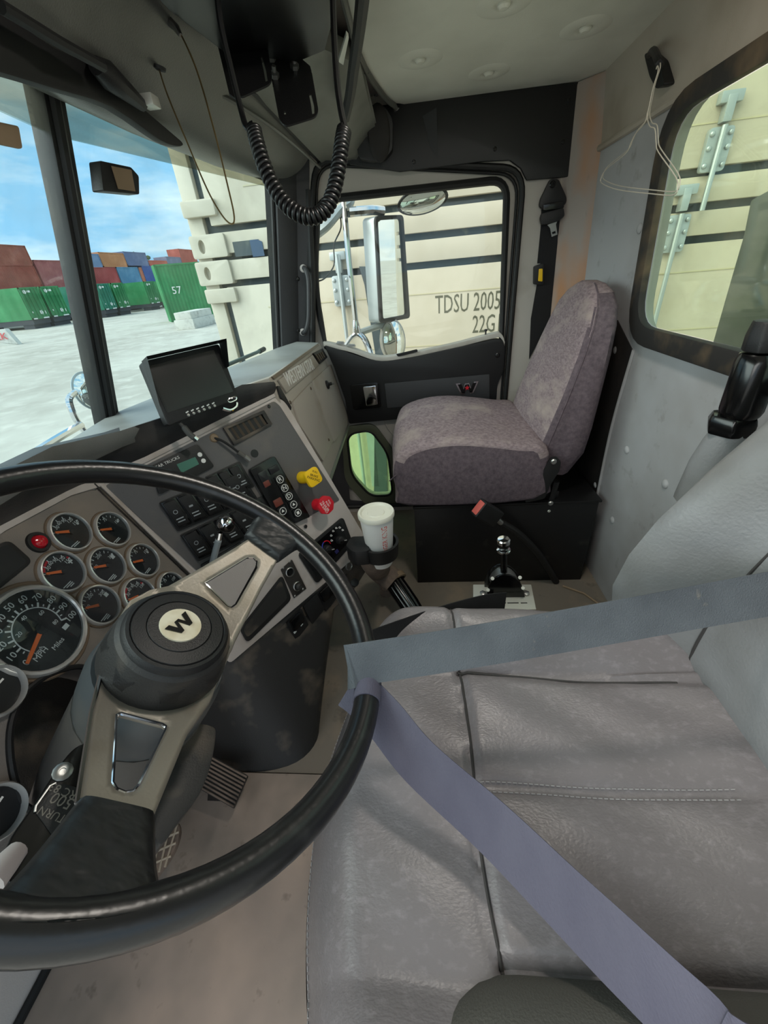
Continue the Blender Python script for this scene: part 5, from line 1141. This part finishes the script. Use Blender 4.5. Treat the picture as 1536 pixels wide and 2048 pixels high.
# back
def pring(c, lean, wx0, wx1, th, fy):
    z, y = c; r = []; n = 10
    L = [(wx0, -th), (wx0, -th * .35), (wx0 + .008, -.012), (wx0 + .035, 0.0), ((wx0 + wx1) / 2, fy), (wx1 - .035, 0.0), (wx1 - .008, -.012), (wx1, -th * .4), (wx1, -th), ((wx0 + wx1) / 2, -th - .015)]
    return smooth_path([V((x, y + d, z - d * lean)) for x, d in L], 3, True)
pb = [((.425, -.372), 0, 1.16, 1.55, .10, .006), ((.50, -.366), 0, 1.140, 1.575, .135, .012), ((.58, -.385), 0, 1.133, 1.575, .122, .012), ((.68, -.412), 0, 1.133, 1.56, .100, .01), ((.78, -.438), 0, 1.140, 1.535, .082, .008), ((.85, -.456), 0, 1.155, 1.51, .070, .006), ((.895, -.467), 0, 1.178, 1.485, .062, .004), ((.925, -.475), 0, 1.212, 1.445, .052, .002), ((.943, -.482), 0, 1.252, 1.40, .038, .001), ((.950, -.488), 0, 1.29, 1.365, .02, 0)]
pr2 = []
for i in range(len(pb) - 1):
    A1, B1 = pring(*pb[i]), pring(*pb[i + 1])
    for k in range(3): pr2.append([A1[j].lerp(B1[j], k / 3) for j in range(len(A1))])
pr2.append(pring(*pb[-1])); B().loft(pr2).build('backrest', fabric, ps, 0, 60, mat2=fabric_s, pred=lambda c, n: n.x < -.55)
B().tube([r_[5] + V((-.0005, .0005, 0)) for r_ in pr2[2:-2]], .0022, 6).build('piping', fabric_s, ps)
B().prism(rpoly([atx(x, y, 1.108) for x, y in [(1100, 915), (1112, 912), (1121, 922), (1118, 940), (1100, 968), (1088, 996), (1050, 1004), (1050, 998), (1072, 958)]], .006, 3), V((-.006, 0, 0))).build('hinge_bracket', blk, ps, .001)
screw(atx(1107, 923, 1.102), V((-1, 0, 0)), .009, steel, ps, 'bolt', .006)
B().tube([atx(1112, 962, 1.14), atx(1100, 1004, 1.14)], .012, 8).build('strut', blk, ps)
screw(atx(1101, 1006, 1.112), V((-1, 0, 0)), .008, steel, ps, 'bolt', .006)
B().wbox(1.125, 1.62, -.575, .022, 0.0, .334).build('seat_box', box_blk, ps, .004)
B().wbox(1.118, 1.62, -.580, .026, .334, .342).build('box_lip', box_blk, ps, .002)
B().wbox(1.14, 1.60, -.45, .03, .342, .37).build('seat_pan', blk, ps, .004)
screw(atx(1098, 1022, 1.124), V((-1, 0, 0)), .005, alum, ps, 'bolt', .003)

# ---- passenger belt on the post
pbt = thing('passenger_seat_belt', 'black passenger seat belt hanging from its pillar anchor', 'seat belt', dpx(1085, 700))
def z6(*pts): return [(1040 + a / 5.535, 330 + b / 5.535) for a, b in pts]
def pq(pts, name, mat, c0, c1, r=.004, bevel=.0015): return B().prism(rpoly([dpx(x, y, c0) for x, y in z6(*pts)], r, 4), DF.n * (c1 - c0)).build(name, mat, pbt, bevel)
pq([(320, 160), (410, 165), (500, 370), (495, 430), (450, 470), (250, 500), (200, 470), (210, 390)], 'anchor', blk, .004, .022, .008, .004)
screw(dpx(*z6((360, 215))[0], .022), DF.n, .010, blk_g, pbt, 'anchor_bolt', .006)
pq([(245, 440), (470, 400), (475, 480), (255, 510)], 'guide_loop', blk_g, .018, .030, .004, .003)
pq([(225, 540), (465, 480), (475, 570), (410, 625), (290, 665), (225, 665), (210, 600)], 'tongue_body', blk, .010, .030, .006, .003)
tp = [dpx(x, y, .018) for x, y in z6((300, 665), (410, 620), (395, 660), (412, 770), (348, 797), (330, 700))]
th = [dpx(x, y, .018) for x, y in z6((350, 745), (388, 730), (394, 755), (356, 768))]
B().plate(tp, [th], DF.n * .003).build('tongue', steel, pbt)
pq([(235, 480), (470, 470), (415, 800), (405, 1250), (330, 1700), (100, 2150), (120, 1700), (240, 1000), (230, 660)], 'webbing', belt_k, .004, .007, .002, 0)
pq([(230, 680), (255, 680), (245, 1090), (190, 1090)], 'webbing_edge', belt_k, .002, .005, .001, 0)
pq([(145, 1120), (250, 1088), (250, 1330), (140, 1320)], 'button_case', blk, .003, .018, .006, .003)
pq([(208, 1150), (248, 1146), (246, 1290), (198, 1285)], 'release_button', yellow, .018, .022, .003, .001)

# ================================================================ floor things
# belt buckle on its stalk
bk = thing('belt_buckle', 'black belt buckle with a red button on a long stalk', 'belt buckle', atz(1110, 1160, 0))
sp_ = smooth_path([atx(1003, 1046, 1.045), atx(1040, 1070, 1.055), atx(1080, 1112, 1.075), atz(1112, 1163, 0.005)], 6)
B().tube(sp_, .012, 10).build('stalk', rubber, bk)
B().tube([atx(988, 1032, 1.04), atx(1003, 1046, 1.045)], .009, 10).build('neck', steel, bk)
ba, bb = atx(962, 1018, 1.02), atx(992, 1036, 1.04); d = (bb - ba).normalized(); u_, v_, _ = rot_frame(d)
ff = Fr(ba, u_, v_, d); ln = (bb - ba).length + .012
B().prism(rpoly([ff.p(-.018, -.028, -.012), ff.p(.018, -.028, -.012), ff.p(.018, .028, -.012), ff.p(-.018, .028, -.012)], .006), d * ln).build('case', blk, bk, .004)
B().prism(rpoly([ff.p(-.013, -.022, -.014), ff.p(.013, -.022, -.014), ff.p(.013, .022, -.014), ff.p(-.013, .022, -.014)], .003), d * .004).build('button', M('red button', (206, 96, 86), .5), bk, .001)
# hand control lever
hz = .27
sh = thing('control_lever', 'black control lever with a chrome topped knob on a metal plate', 'lever', V((.90, -.24, 0)))
pq_ = [atz(x, y, hz) for x, y in [(946, 1172), (1062, 1172), (1072, 1222), (946, 1226)]]
B().prism(pq_, V((0, 0, .006))).build('base_plate', alum, sh, .002)
B().wbox(min(p.x for p in pq_) + .005, max(p.x for p in pq_) - .005, min(p.y for p in pq_) + .012, max(p.y for p in pq_) - .012, 0, hz).build('pedestal', blk_dust, sh, .005)
qc = atz(1009, 1195, hz + .006); xq = qc.x
def qx(x, y, o=0.0): return atx(x, y, xq + o)
arc = [qx(974, 1197)] + [qx(1011 + 37 * math.cos(math.radians(180 - a)), 1190 - 40 * math.sin(math.radians(a))) for a in range(10, 171, 16)] + [qx(1050, 1195)]
B().prism(arc, V((.006, 0, 0))).build('quadrant', blk_g, sh, .001); B().prism([p + V((.040, 0, 0)) for p in arc], V((.006, 0, 0))).build('quadrant', blk_g, sh, .001)
ar2 = [qx(1011 + 33 * math.cos(math.radians(180 - a)), 1192 - 44 * math.sin(math.radians(a)), .01) for a in range(30, 151, 15)]
B().loft([[p, p + V((.03, 0, 0)), p + V((.03, 0, -.004)), p + V((0, 0, -.004))] for p in ar2]).build('arch', steel, sh)
for x, y in [(976, 1180), (985, 1157), (1040, 1155), (1046, 1176)]: B().tube([qx(x, y, -.006), qx(x, y, .052)], .0045, 10).build('spacer', alum, sh)
for x in (966, 1052): B().lathe(atz(x, 1188, hz + .006), V((0, 0, 1)), [(.009, 0), (.009, .005), (.005, .007), (.0001, .007)], 6).build('bolt', steel, sh)
kt = qx(1007, 1083, .02); kb = qx(1008, 1160, .02)
B().tube([kb, kt], .0085, 12).build('stem', blk_g, sh)
ku = (kt - kb).normalized()
B().lathe(kt, ku, [(.010, -.030), (.0165, -.028), (.0168, -.024), (.012, -.022)], 24).build('ring', chrome, sh)
B().lathe(kt, ku, [(.010, -.022), (.013, -.016), (.0155, -.006), (.0155, -.002)], 24).build('knob', blk_g, sh); B().lathe(kt, ku, [(.0158, -.004), (.016, .005), (.0135, .008), (.0001, .009)], 24).build('knob_cap', chrome, sh)
B().box(Fr(atz(975, 1207, hz + .006), V((0, -1, 0)), V((1, 0, 0)), V((0, 0, 1))), -.018, .018, -.008, .008, 0, .008).build('switch_block', blk, sh, .002)
b = B()
for k, wd in enumerate((.010, .014, .008)): b.box(Fr(atz(1004 + k * 22, 1206, hz + .006), V((0, -1, 0)), V((1, 0, 0)), V((0, 0, 1))), -wd, wd, -.0015, .0015, 0, .0004)
b.build('plate_print', blk, sh)
# cup, holder and ribbed tube
ctp = atd(752, 1027, .965); hc_ = .155; cbm = ctp - V((0, 0, hc_))
cup = thing('paper_cup', 'white paper cup with a lid and red print', 'cup', cbm)
B().lathe(cbm, V((0, 0, 1)), [(.0295, 0), (.031, .003), (.0425, hc_ - .004), (.0425, hc_)], 40).build('body', cupw, cup)
B().lathe(cbm, V((0, 0, 1)), [(.0425, hc_ - .006), (.0455, hc_ - .005), (.046, hc_ + .003), (.044, hc_ + .007), (.039, hc_ + .0065), (.036, hc_ + .002), (.022, hc_ + .002), (.020, hc_ + .004), (.0001, hc_ + .004)], 40).build('lid', cupl, cup)
vdx = (CAM - cbm); vdx.z = 0; vdx.normalize(); ang0 = math.atan2(vdx.y, vdx.x)
tb_ = B().text('BURGER KING', Fr(V((0, 0, 0)), V((1, 0, 0)), V((0, 1, 0)), V((0, 0, 1))), .0185, 0, 0.0)
wr_ = B()
for s_ in (0,):
    wr_.f = tb_.f; x_ = [p.x for p in tb_.v]; c_ = (max(x_) + min(x_)) / 2
    for p in tb_.v:      # letters run up the cup side, wrapped round it
        zz = .085 - (p.x - c_); rad = .0303 + (.0425 - .031) * zz / hc_ + .0016; a = ang0 + .42 - p.y / rad; zz2 = .088 + (p.x - c_) * .85
        rad = .0307 + (.0425 - .031) * zz2 / hc_ + .0007; wr_.v.append(cbm + V((math.cos(a) * rad, math.sin(a) * rad, zz2)))
wr_.build('print', cupr, cup)
chd = thing('cup_holder', 'dusty boot with a black cup ring and a ribbed black tube on the floor', 'cup holder', V((cbm.x, cbm.y, 0)))
def ringz(z, r1, r2, h, mat, name): return B().lathe(cbm + V((0, 0, z)), V((0, 0, 1)), [(r1, 0), (r2, 0), (r2 + .004, h), (r1 + .004, h), (r1, 0)], 36).build(name, mat, chd)
ringz(.028, .040, .047, .042, blk, 'cup_ring')
B().prism(rpoly([cbm + V((x, y, .03)) for x, y in [(.02, .03), (.02, .075), (-.02, .085), (-.05, .06), (-.045, .02)]], .01), V((0, 0, .045))).build('holder_arm', blk, chd, .004)
pth = smooth_path([cbm + V((0.03, .03, .035)), cbm + V((.02, .02, -.005)), atz(757, 1137, .155), atz(774, 1152, .128), atz(787, 1163, .112)], 5)
B().tube(pth, [.040 + .004 * k / (len(pth) - 1) for k in range(len(pth))], 18).build('boot', pipe_m, chd, 0, 60)
B().tube([atz(766, 1144, .13), V((atz(766, 1144, .13).x + .03, atz(766, 1144, .13).y, 0))], .022, 12).build('foot', pipe_m, chd)
ta, te = atz(790, 1166, .105), atz(832, 1228, .045); tdn = (te - ta).normalized()
B().lathe(ta - tdn * .02, tdn, [(.046, 0), (.0475, .01), (.0475, .018), (.040, .02), (.040, .010)], 30).build('collar', tan, chd)
rib = [[(ta - tdn * .02) + tdn * h + (lambda u_, v_, n_: u_ * math.cos(2 * math.pi * k / 48) + v_ * math.sin(2 * math.pi * k / 48))(*rot_frame(tdn)) * (r_ * (1.0 if k % 4 < 2 else .93)) for k in range(48)] for h, r_ in ((0.0, .033), (.05, .034), (.11, .034), ((te - ta).length + .018, .031), ((te - ta).length + .02, .028))]
B().loft(rib).build('ribbed_tube', blk_g, chd, 0, 25)
# pedals
ac = thing('accelerator_pedal', 'ridged accelerator pedal on the driver floor', 'pedal', atz(440, 1560, 0.0))
aq = [atz(404, 1500, .085), atz(496, 1550, .06), atz(467, 1616, .05), atz(380, 1566, .075)]
an = (aq[1] - aq[0]).cross(aq[3] - aq[0]).normalized(); an = an if an.z > 0 else -an
B().prism([p - an * .012 for p in aq], an * .012).build('plate', blk_dust, ac, .003)
B().prism([(aq[0] + aq[1] + aq[2] + aq[3]) / 4 + V((dx, dy, -.015)) for dx, dy in ((-.02, -.02), (.02, -.02), (.02, .02), (-.02, .02))], V((0, .02, -.055))).build('pivot', blk, ac)
for k in range(9):
    t = (k + .5) / 9; a, c = aq[0].lerp(aq[3], t), aq[1].lerp(aq[2], t); w_ = (aq[3] - aq[0]) / 9 * .5
    B().prism([a, c, c + w_, a + w_], an * .005).build('ridge', pipe_m, ac, .0008)
br = thing('brake_pedal', 'rubber brake pedal with a worn grid tread', 'pedal', atz(325, 1700, 0.0))
bq = smooth_path([atz(x, y, .10) for x, y in [(318, 1745), (302, 1758), (284, 1740), (286, 1705), (305, 1660), (330, 1636), (352, 1640), (360, 1660), (348, 1700)]], 3, True)
B().prism(bq, V((0, 0, -.012))).build('pad', pipe_m, br, .002)
B().tube([atz(322, 1690, .09), V((.28, .66, .25)), V((.28, .70, .40))], .012, 8).build('arm', blk, br)
b = B()
for (p, q) in [((292, 1712), (352, 1686)), ((296, 1732), (342, 1712)), ((300, 1688), (358, 1664)), ((310, 1666), (352, 1650)), ((303, 1752), (326, 1646)), ((318, 1744), (342, 1642)), ((330, 1734), (354, 1650))]:
    B().tube([atz(*p, .101), atz(*q, .101)], .0022, 6).build('tread_rib', M('pale dust', (168, 154, 136), .9) if 'pale dust' not in MATS else MATS['pale dust'], br)

# ================================================================ overhead
dm = thing('added_fill_lamp', 'added round white fill lamp, out of view, on the headliner above the seats', 'lamp', V((.62, -.20, CZ)))  # added lamp out of view, fills the cab where daylight falls short
B().lathe(V((.62, -.20, CZ)), V((0, 0, -1)), [(.075, 0), (.072, .012), (.062, .016), (.060, .012)], 32).build('housing', dash_lt, dm)
lm = bpy.data.materials.new('lit fill lamp lens'); lm.use_nodes = True; e_ = lm.node_tree.nodes['Principled BSDF']; e_.inputs['Emission Color'].default_value = (1, .93, .84, 1); e_.inputs['Emission Strength'].default_value = 70.0
B().lathe(V((.62, -.20, CZ)), V((0, 0, -1)), [(.060, .010), (.056, .018), (.040, .024), (.0001, .027)], 32).build('lens', lm, dm)
hp = []
for x in (-.34, .1, .4, .7, .95, 1.2, 1.4, 1.52, 1.60):
    k = max(0, (x - 1.2) / .4); zoff = -.0 + .035 * k * k; yo = wsp(x, 1.29).y - .02
    pr_ = [(yo + .02, 1.30), (yo - .005, 1.268), (yo - .04, 1.262), (yo - .085, 1.278), (yo - .12, 1.308), (yo - .15, 1.345), (yo - .19, 1.385), (yo - .24, 1.425), (yo - .24, 1.46), (yo + .02, 1.46)]
    hp.append(smooth_path([V((x, y, min(z + zoff * (1 if z < 1.4 else 0), 1.46))) for y, z in pr_], 3, True))
hdr = struct('trim_8', B().loft(hp), hpad, 'dark grey padded vinyl header above the windshield', 0, 60)
B().tube(smooth_path([atz(x, y, z) for x, y, z in [(305, 193, 1.30), (350, 184, 1.31), (420, 185, 1.33), (470, 205, 1.33), (560, 265, 1.32), (640, 335, 1.31)]], 4), .004, 6).build('fold', hpad, hdr)
B().prism([atz(x, y, z) for x, y, z in [(500, 185, 1.345), (520, 190, 1.352), (662, 325, 1.345), (640, 330, 1.335)]], V((0, 0, .012))).build('gap_strip', blk, hdr)
# visor
vz = thing('sun_visor', 'long black sun visor over the windshield', 'visor', aty(215, 200, .40))
vl = [(-120, 20), (0, 25), (110, 95), (215, 145), (280, 210), (340, 262), (367, 287), (355, 293), (320, 280), (225, 215), (110, 178), (0, 145), (-120, 110)]
B().prism(smooth_path([aty(x, y, .405 + .015 * (1 if y > 120 else 0)) for x, y in vl], 3, True), V((0, .014, 0))).build('panel', M('matte black visor vinyl', (13, 13, 14), .6), vz, .004)
B().tube([aty(190, 130, .40), aty(215, 150, .40), aty(245, 175, .40), aty(285, 210, .40)], [.010, .016, .013, .008], 10).build('pivot_arm', blk, vz)
B().box(Fr(aty(300, 203, .39), V((1, 0, 0)), V((0, 0, 1)), V((0, -1, 0))), -.012, .012, -.007, .007, -.01, .01).build('pivot_clip', alum, vz, .002)
B().tube([aty(0, 12, .38), aty(120, 85, .38), aty(205, 132, .385)], .006, 8).build('rod', rubber, vz)
# overhead console
oc = thing('overhead_console', 'black overhead console with a grey sloping end panel', 'console', V((.6, .2, 1.44)))
gpn = [atz(640, 95, 1.40), atz(720, 130, 1.425), atz(745, 232, 1.40), atz(765, 318, 1.335), atz(715, 326, 1.325), atz(652, 335, 1.33), atz(508, 185, 1.35)]
B().prism(gpn, V((0, 0, .03))).build('end_panel', M('mid grey panel', (128, 128, 120), .5, mix=[((100, 100, 94), 5, .45, .75)]), oc)
B().prism([V((-.34, .10, 1.36)), V((.90, .10, 1.36)), V((1.02, .14, 1.36)), V((1.06, .20, 1.365)), V((.95, .30, 1.35)), V((.80, .32, 1.345)), V((-.34, .32, 1.345))], V((0, 0, .09))).build('body', M('black console plastic', (14, 14, 15), .4), oc, .008)
B().tube(smooth_path([atz(728, -30, 1.40), atz(718, 60, 1.40), atz(708, 130, 1.385), atz(700, 190, 1.365), atz(690, 235, 1.345)], 4), .012, 8).build('edge_strip', blk, oc)
B().prism([atz(x, y, 1.37) for x, y in [(676, 115), (692, 60), (697, 66), (686, 122)]], V((0, 0, -.006))).build('tab', alum, oc, .001)
spk = thing('speaker_pod', 'black oval speaker pod beside the overhead console', 'speaker', atx(745, 320, 1.62))
so_ = [atx(x, y, 1.60) for x, y in [(684, 150), (700, 230), (718, 316), (742, 322), (768, 318), (785, 300), (786, 240), (770, 212), (735, 208), (712, 150)]]
B().prism(rpoly(so_, .01, 3), V((.04, 0, 0))).build('housing', blk, spk, .004)
sf_ = Fr(atx(758, 268, 1.598), V((0, -1, 0)), V((0, 0, 1)), V((-1, 0, 0)))
B().loft([[sf_.p(math.cos(k * math.pi / 14) * .034 * r_, math.sin(k * math.pi / 14) * .066 * r_, h) for k in range(28)] for r_, h in ((1.0, 0), (1.0, .008), (.9, .012), (.6, .014), (.02, .015))]).build('grille', M('brown black grille', (32, 28, 26), .7), spk)
# radio bracket plates
rb_ = thing('radio_bracket', 'two black slotted steel bracket plates under the console', 'bracket', atd(560, 60, .66))
T_ = .66
bn2 = -(R3 @ V((-.15, .25, 1))).normalized(); bo2 = atd(500, 120, T_); BF2 = Fr(bo2, R3 @ V((1, -.2, 0)), R3 @ V((-.2, -1, 0)), bn2)
def z8(*pts): return [(400 + a / 3.34, b / 3.34) for a, b in pts]
slot = [BF2.px(*p) for p in z8((402, 372), (412, 368), (440, 460), (452, 540), (438, 545), (425, 470))]
B().plate(rpoly([BF2.px(*p) for p in z8((190, 275), (418, 178), (450, 300), (482, 520), (465, 560), (270, 650))], .008, 3), [slot], bn2 * -.003).build('plate', blk, rb_)
B().prism([BF2.px(*p) for p in z8((120, 310), (190, 275), (270, 650), (240, 658), (195, 625))], bn2 * -.003).build('side_plate', blk, rb_)
bo3 = atd(590, 195, .72); BF3 = Fr(bo3, BF2.u, BF2.v, bn2)
sl3 = [BF3.px(*p) for p in z8((728, 628), (742, 622), (762, 700), (764, 758), (750, 762), (742, 700))]; h3 = [BF3.px(*p) for p in z8((560, 742), (572, 740), (575, 762), (563, 765))]
B().plate(rpoly([BF3.px(*p) for p in z8((485, 560), (745, 470), (792, 740), (770, 780), (570, 842), (530, 800))], .008, 3), [sl3, h3], bn2 * -.003).build('plate', blk, rb_)
B().prism([BF3.px(*p) for p in z8((430, 180), (735, 440), (745, 475), (485, 565), (445, 330))], bn2 * -.004).build('web_plate', blk, rb_)
for p in [(632, 455), (500, 515), (478, 400), (458, 290)]: B().lathe(BF3.px(*z8(p)[0], .0), bn2, [(.0085, 0), (.0085, .006), (.004, .008), (.004, .016), (.0001, .016)], 6).build('bolt', steel, rb_)
# coiled cord
cc = thing('coiled_cord', 'black coiled radio cord hanging in a loop from the console', 'cord', atd(600, 440, .55))
TC = .56
cl_ = [(508, 258, TC), (514, 285, TC), (528, 330, TC), (550, 378, TC), (580, 416, TC), (618, 434, TC), (650, 420, TC), (668, 380, TC), (678, 330, TC), (684, 285, TC), (688, 262, TC)]
cpth = smooth_path([atd(*p) for p in cl_], 16); helix = []; turns = 44; m = len(cpth); N_ = turns * 14
u = None
for k in range(N_ + 1):
    s = k / N_ * (m - 1); i = min(int(s), m - 2); P = cpth[i].lerp(cpth[i + 1], s - i); t = (cpth[min(i + 2, m - 1)] - cpth[max(i - 1, 0)]).normalized()
    if u is None: u = (V((0, 0, 1)) - t * t.z).normalized()
    u = (u - t * u.dot(t)).normalized(); w_ = t.cross(u); a = 2 * math.pi * k / 14
    helix.append(P + (u * math.cos(a) + w_ * math.sin(a)) * .0078)
B().tube(helix, .0036, 7).build('coil', M('black cord', (18, 18, 19), .35), cc, 0, 80)
B().tube(smooth_path([atd(430, -60, .5), atd(440, 40, .52), atd(460, 130, .54), atd(482, 220, .56), atd(492, 252, .56), atd(505, 262, .56)], 5), .0042, 8).build('lead', MATS['black cord'], cc)
B().tube(smooth_path([atd(664, -60, .55), atd(668, 60, .56), atd(674, 160, .56), atd(682, 220, .56), atd(690, 256, .56)], 5), .0046, 8).build('lead', MATS['black cord'], cc)
# thin wire loop
wlp = thing('wire_loop', 'thin brass wire hanging in a loop from the header', 'wire', atd(350, 50, .575))
B().tube(smooth_path([atd(350, 52, .572), atd(365, 75, .57), atd(395, 145, .57), (atd(428, 260, .57)), atd(455, 370, .57), atd(468, 430, .57), atd(464, 448, .57), atd(445, 432, .575), atd(415, 380, .58), atd(370, 275, .585), atd(335, 190, .592), atd(318, 138, .598)], 6), .0012, 6).build('wire', wire_m, wlp)
B().lathe(atd(318, 136, .598), V((0, .3, -1)), [(.010, -.002), (.009, .002), (.002, .003)], 12).build('grommet', rubber, wlp)
B().tube([atd(340, 44, .575), atd(352, 55, .572), atd(362, 72, .57)], [.006, .005, .003], 8).build('clip', steel, wlp)
# coat hook and wire hangers
yh = -.545
hk = thing('coat_hook', 'black plastic coat hook on the trim above the rear window', 'hook', aty(1307, 135, yh))
def z9(*pts): return [(1160 + a / 4.085, 60 + b / 4.085) for a, b in pts]
B().prism(rpoly([aty(*p, yh + .002) for p in z9((520, 200), (570, 170), (655, 260), (690, 450), (620, 485), (565, 380))], .01, 4), V((0, -.03, 0))).build('plate', blk, hk, .003)
B().tube(smooth_path([aty(*z9((570, 200))[0], yh), aty(*z9((600, 170))[0], yh + .02), aty(*z9((640, 250))[0], yh + .035), aty(*z9((655, 300))[0], yh + .03)], 4), .007, 8).build('peg', blk, hk)
def hangw(off, name, label):
    h = thing('wire_hanger', label, 'hanger', aty(1300, 200, yh + .03), 'wire hangers on the coat hook')
    o = lambda a, b_: aty(*z9((a + off[0], b_ + off[1]))[0], yh + .035 + off[2])
    B().tube(smooth_path([o(640, 290), o(652, 262), o(655, 310), o(615, 440), o(590, 560), o(572, 640)], 5), .0010, 6).build('neck', hanger, h)
    B().tube(smooth_path([o(570, 640), o(545, 730), o(470, 820), o(430, 900), o(390, 980), o(230, 1110), o(190, 1180), o(200, 1225), o(330, 1275), o(620, 1310), o(780, 1318), o(815, 1260), o(800, 1170), o(660, 970), o(640, 900), o(630, 780), o(590, 760), o(570, 700), o(573, 640)], 4), .0010, 6).build('frame', hanger, h)
hangw((0, 0, 0), 0, 'bent white wire hanger nearer the rear window glass'); hangw((-18, 30, .010), 1, 'bent white wire hanger hanging in front of its twin')

for o in list(bpy.data.objects):
    if o.type == 'MESH' and o.name.startswith('t.'): bpy.data.objects.remove(o)
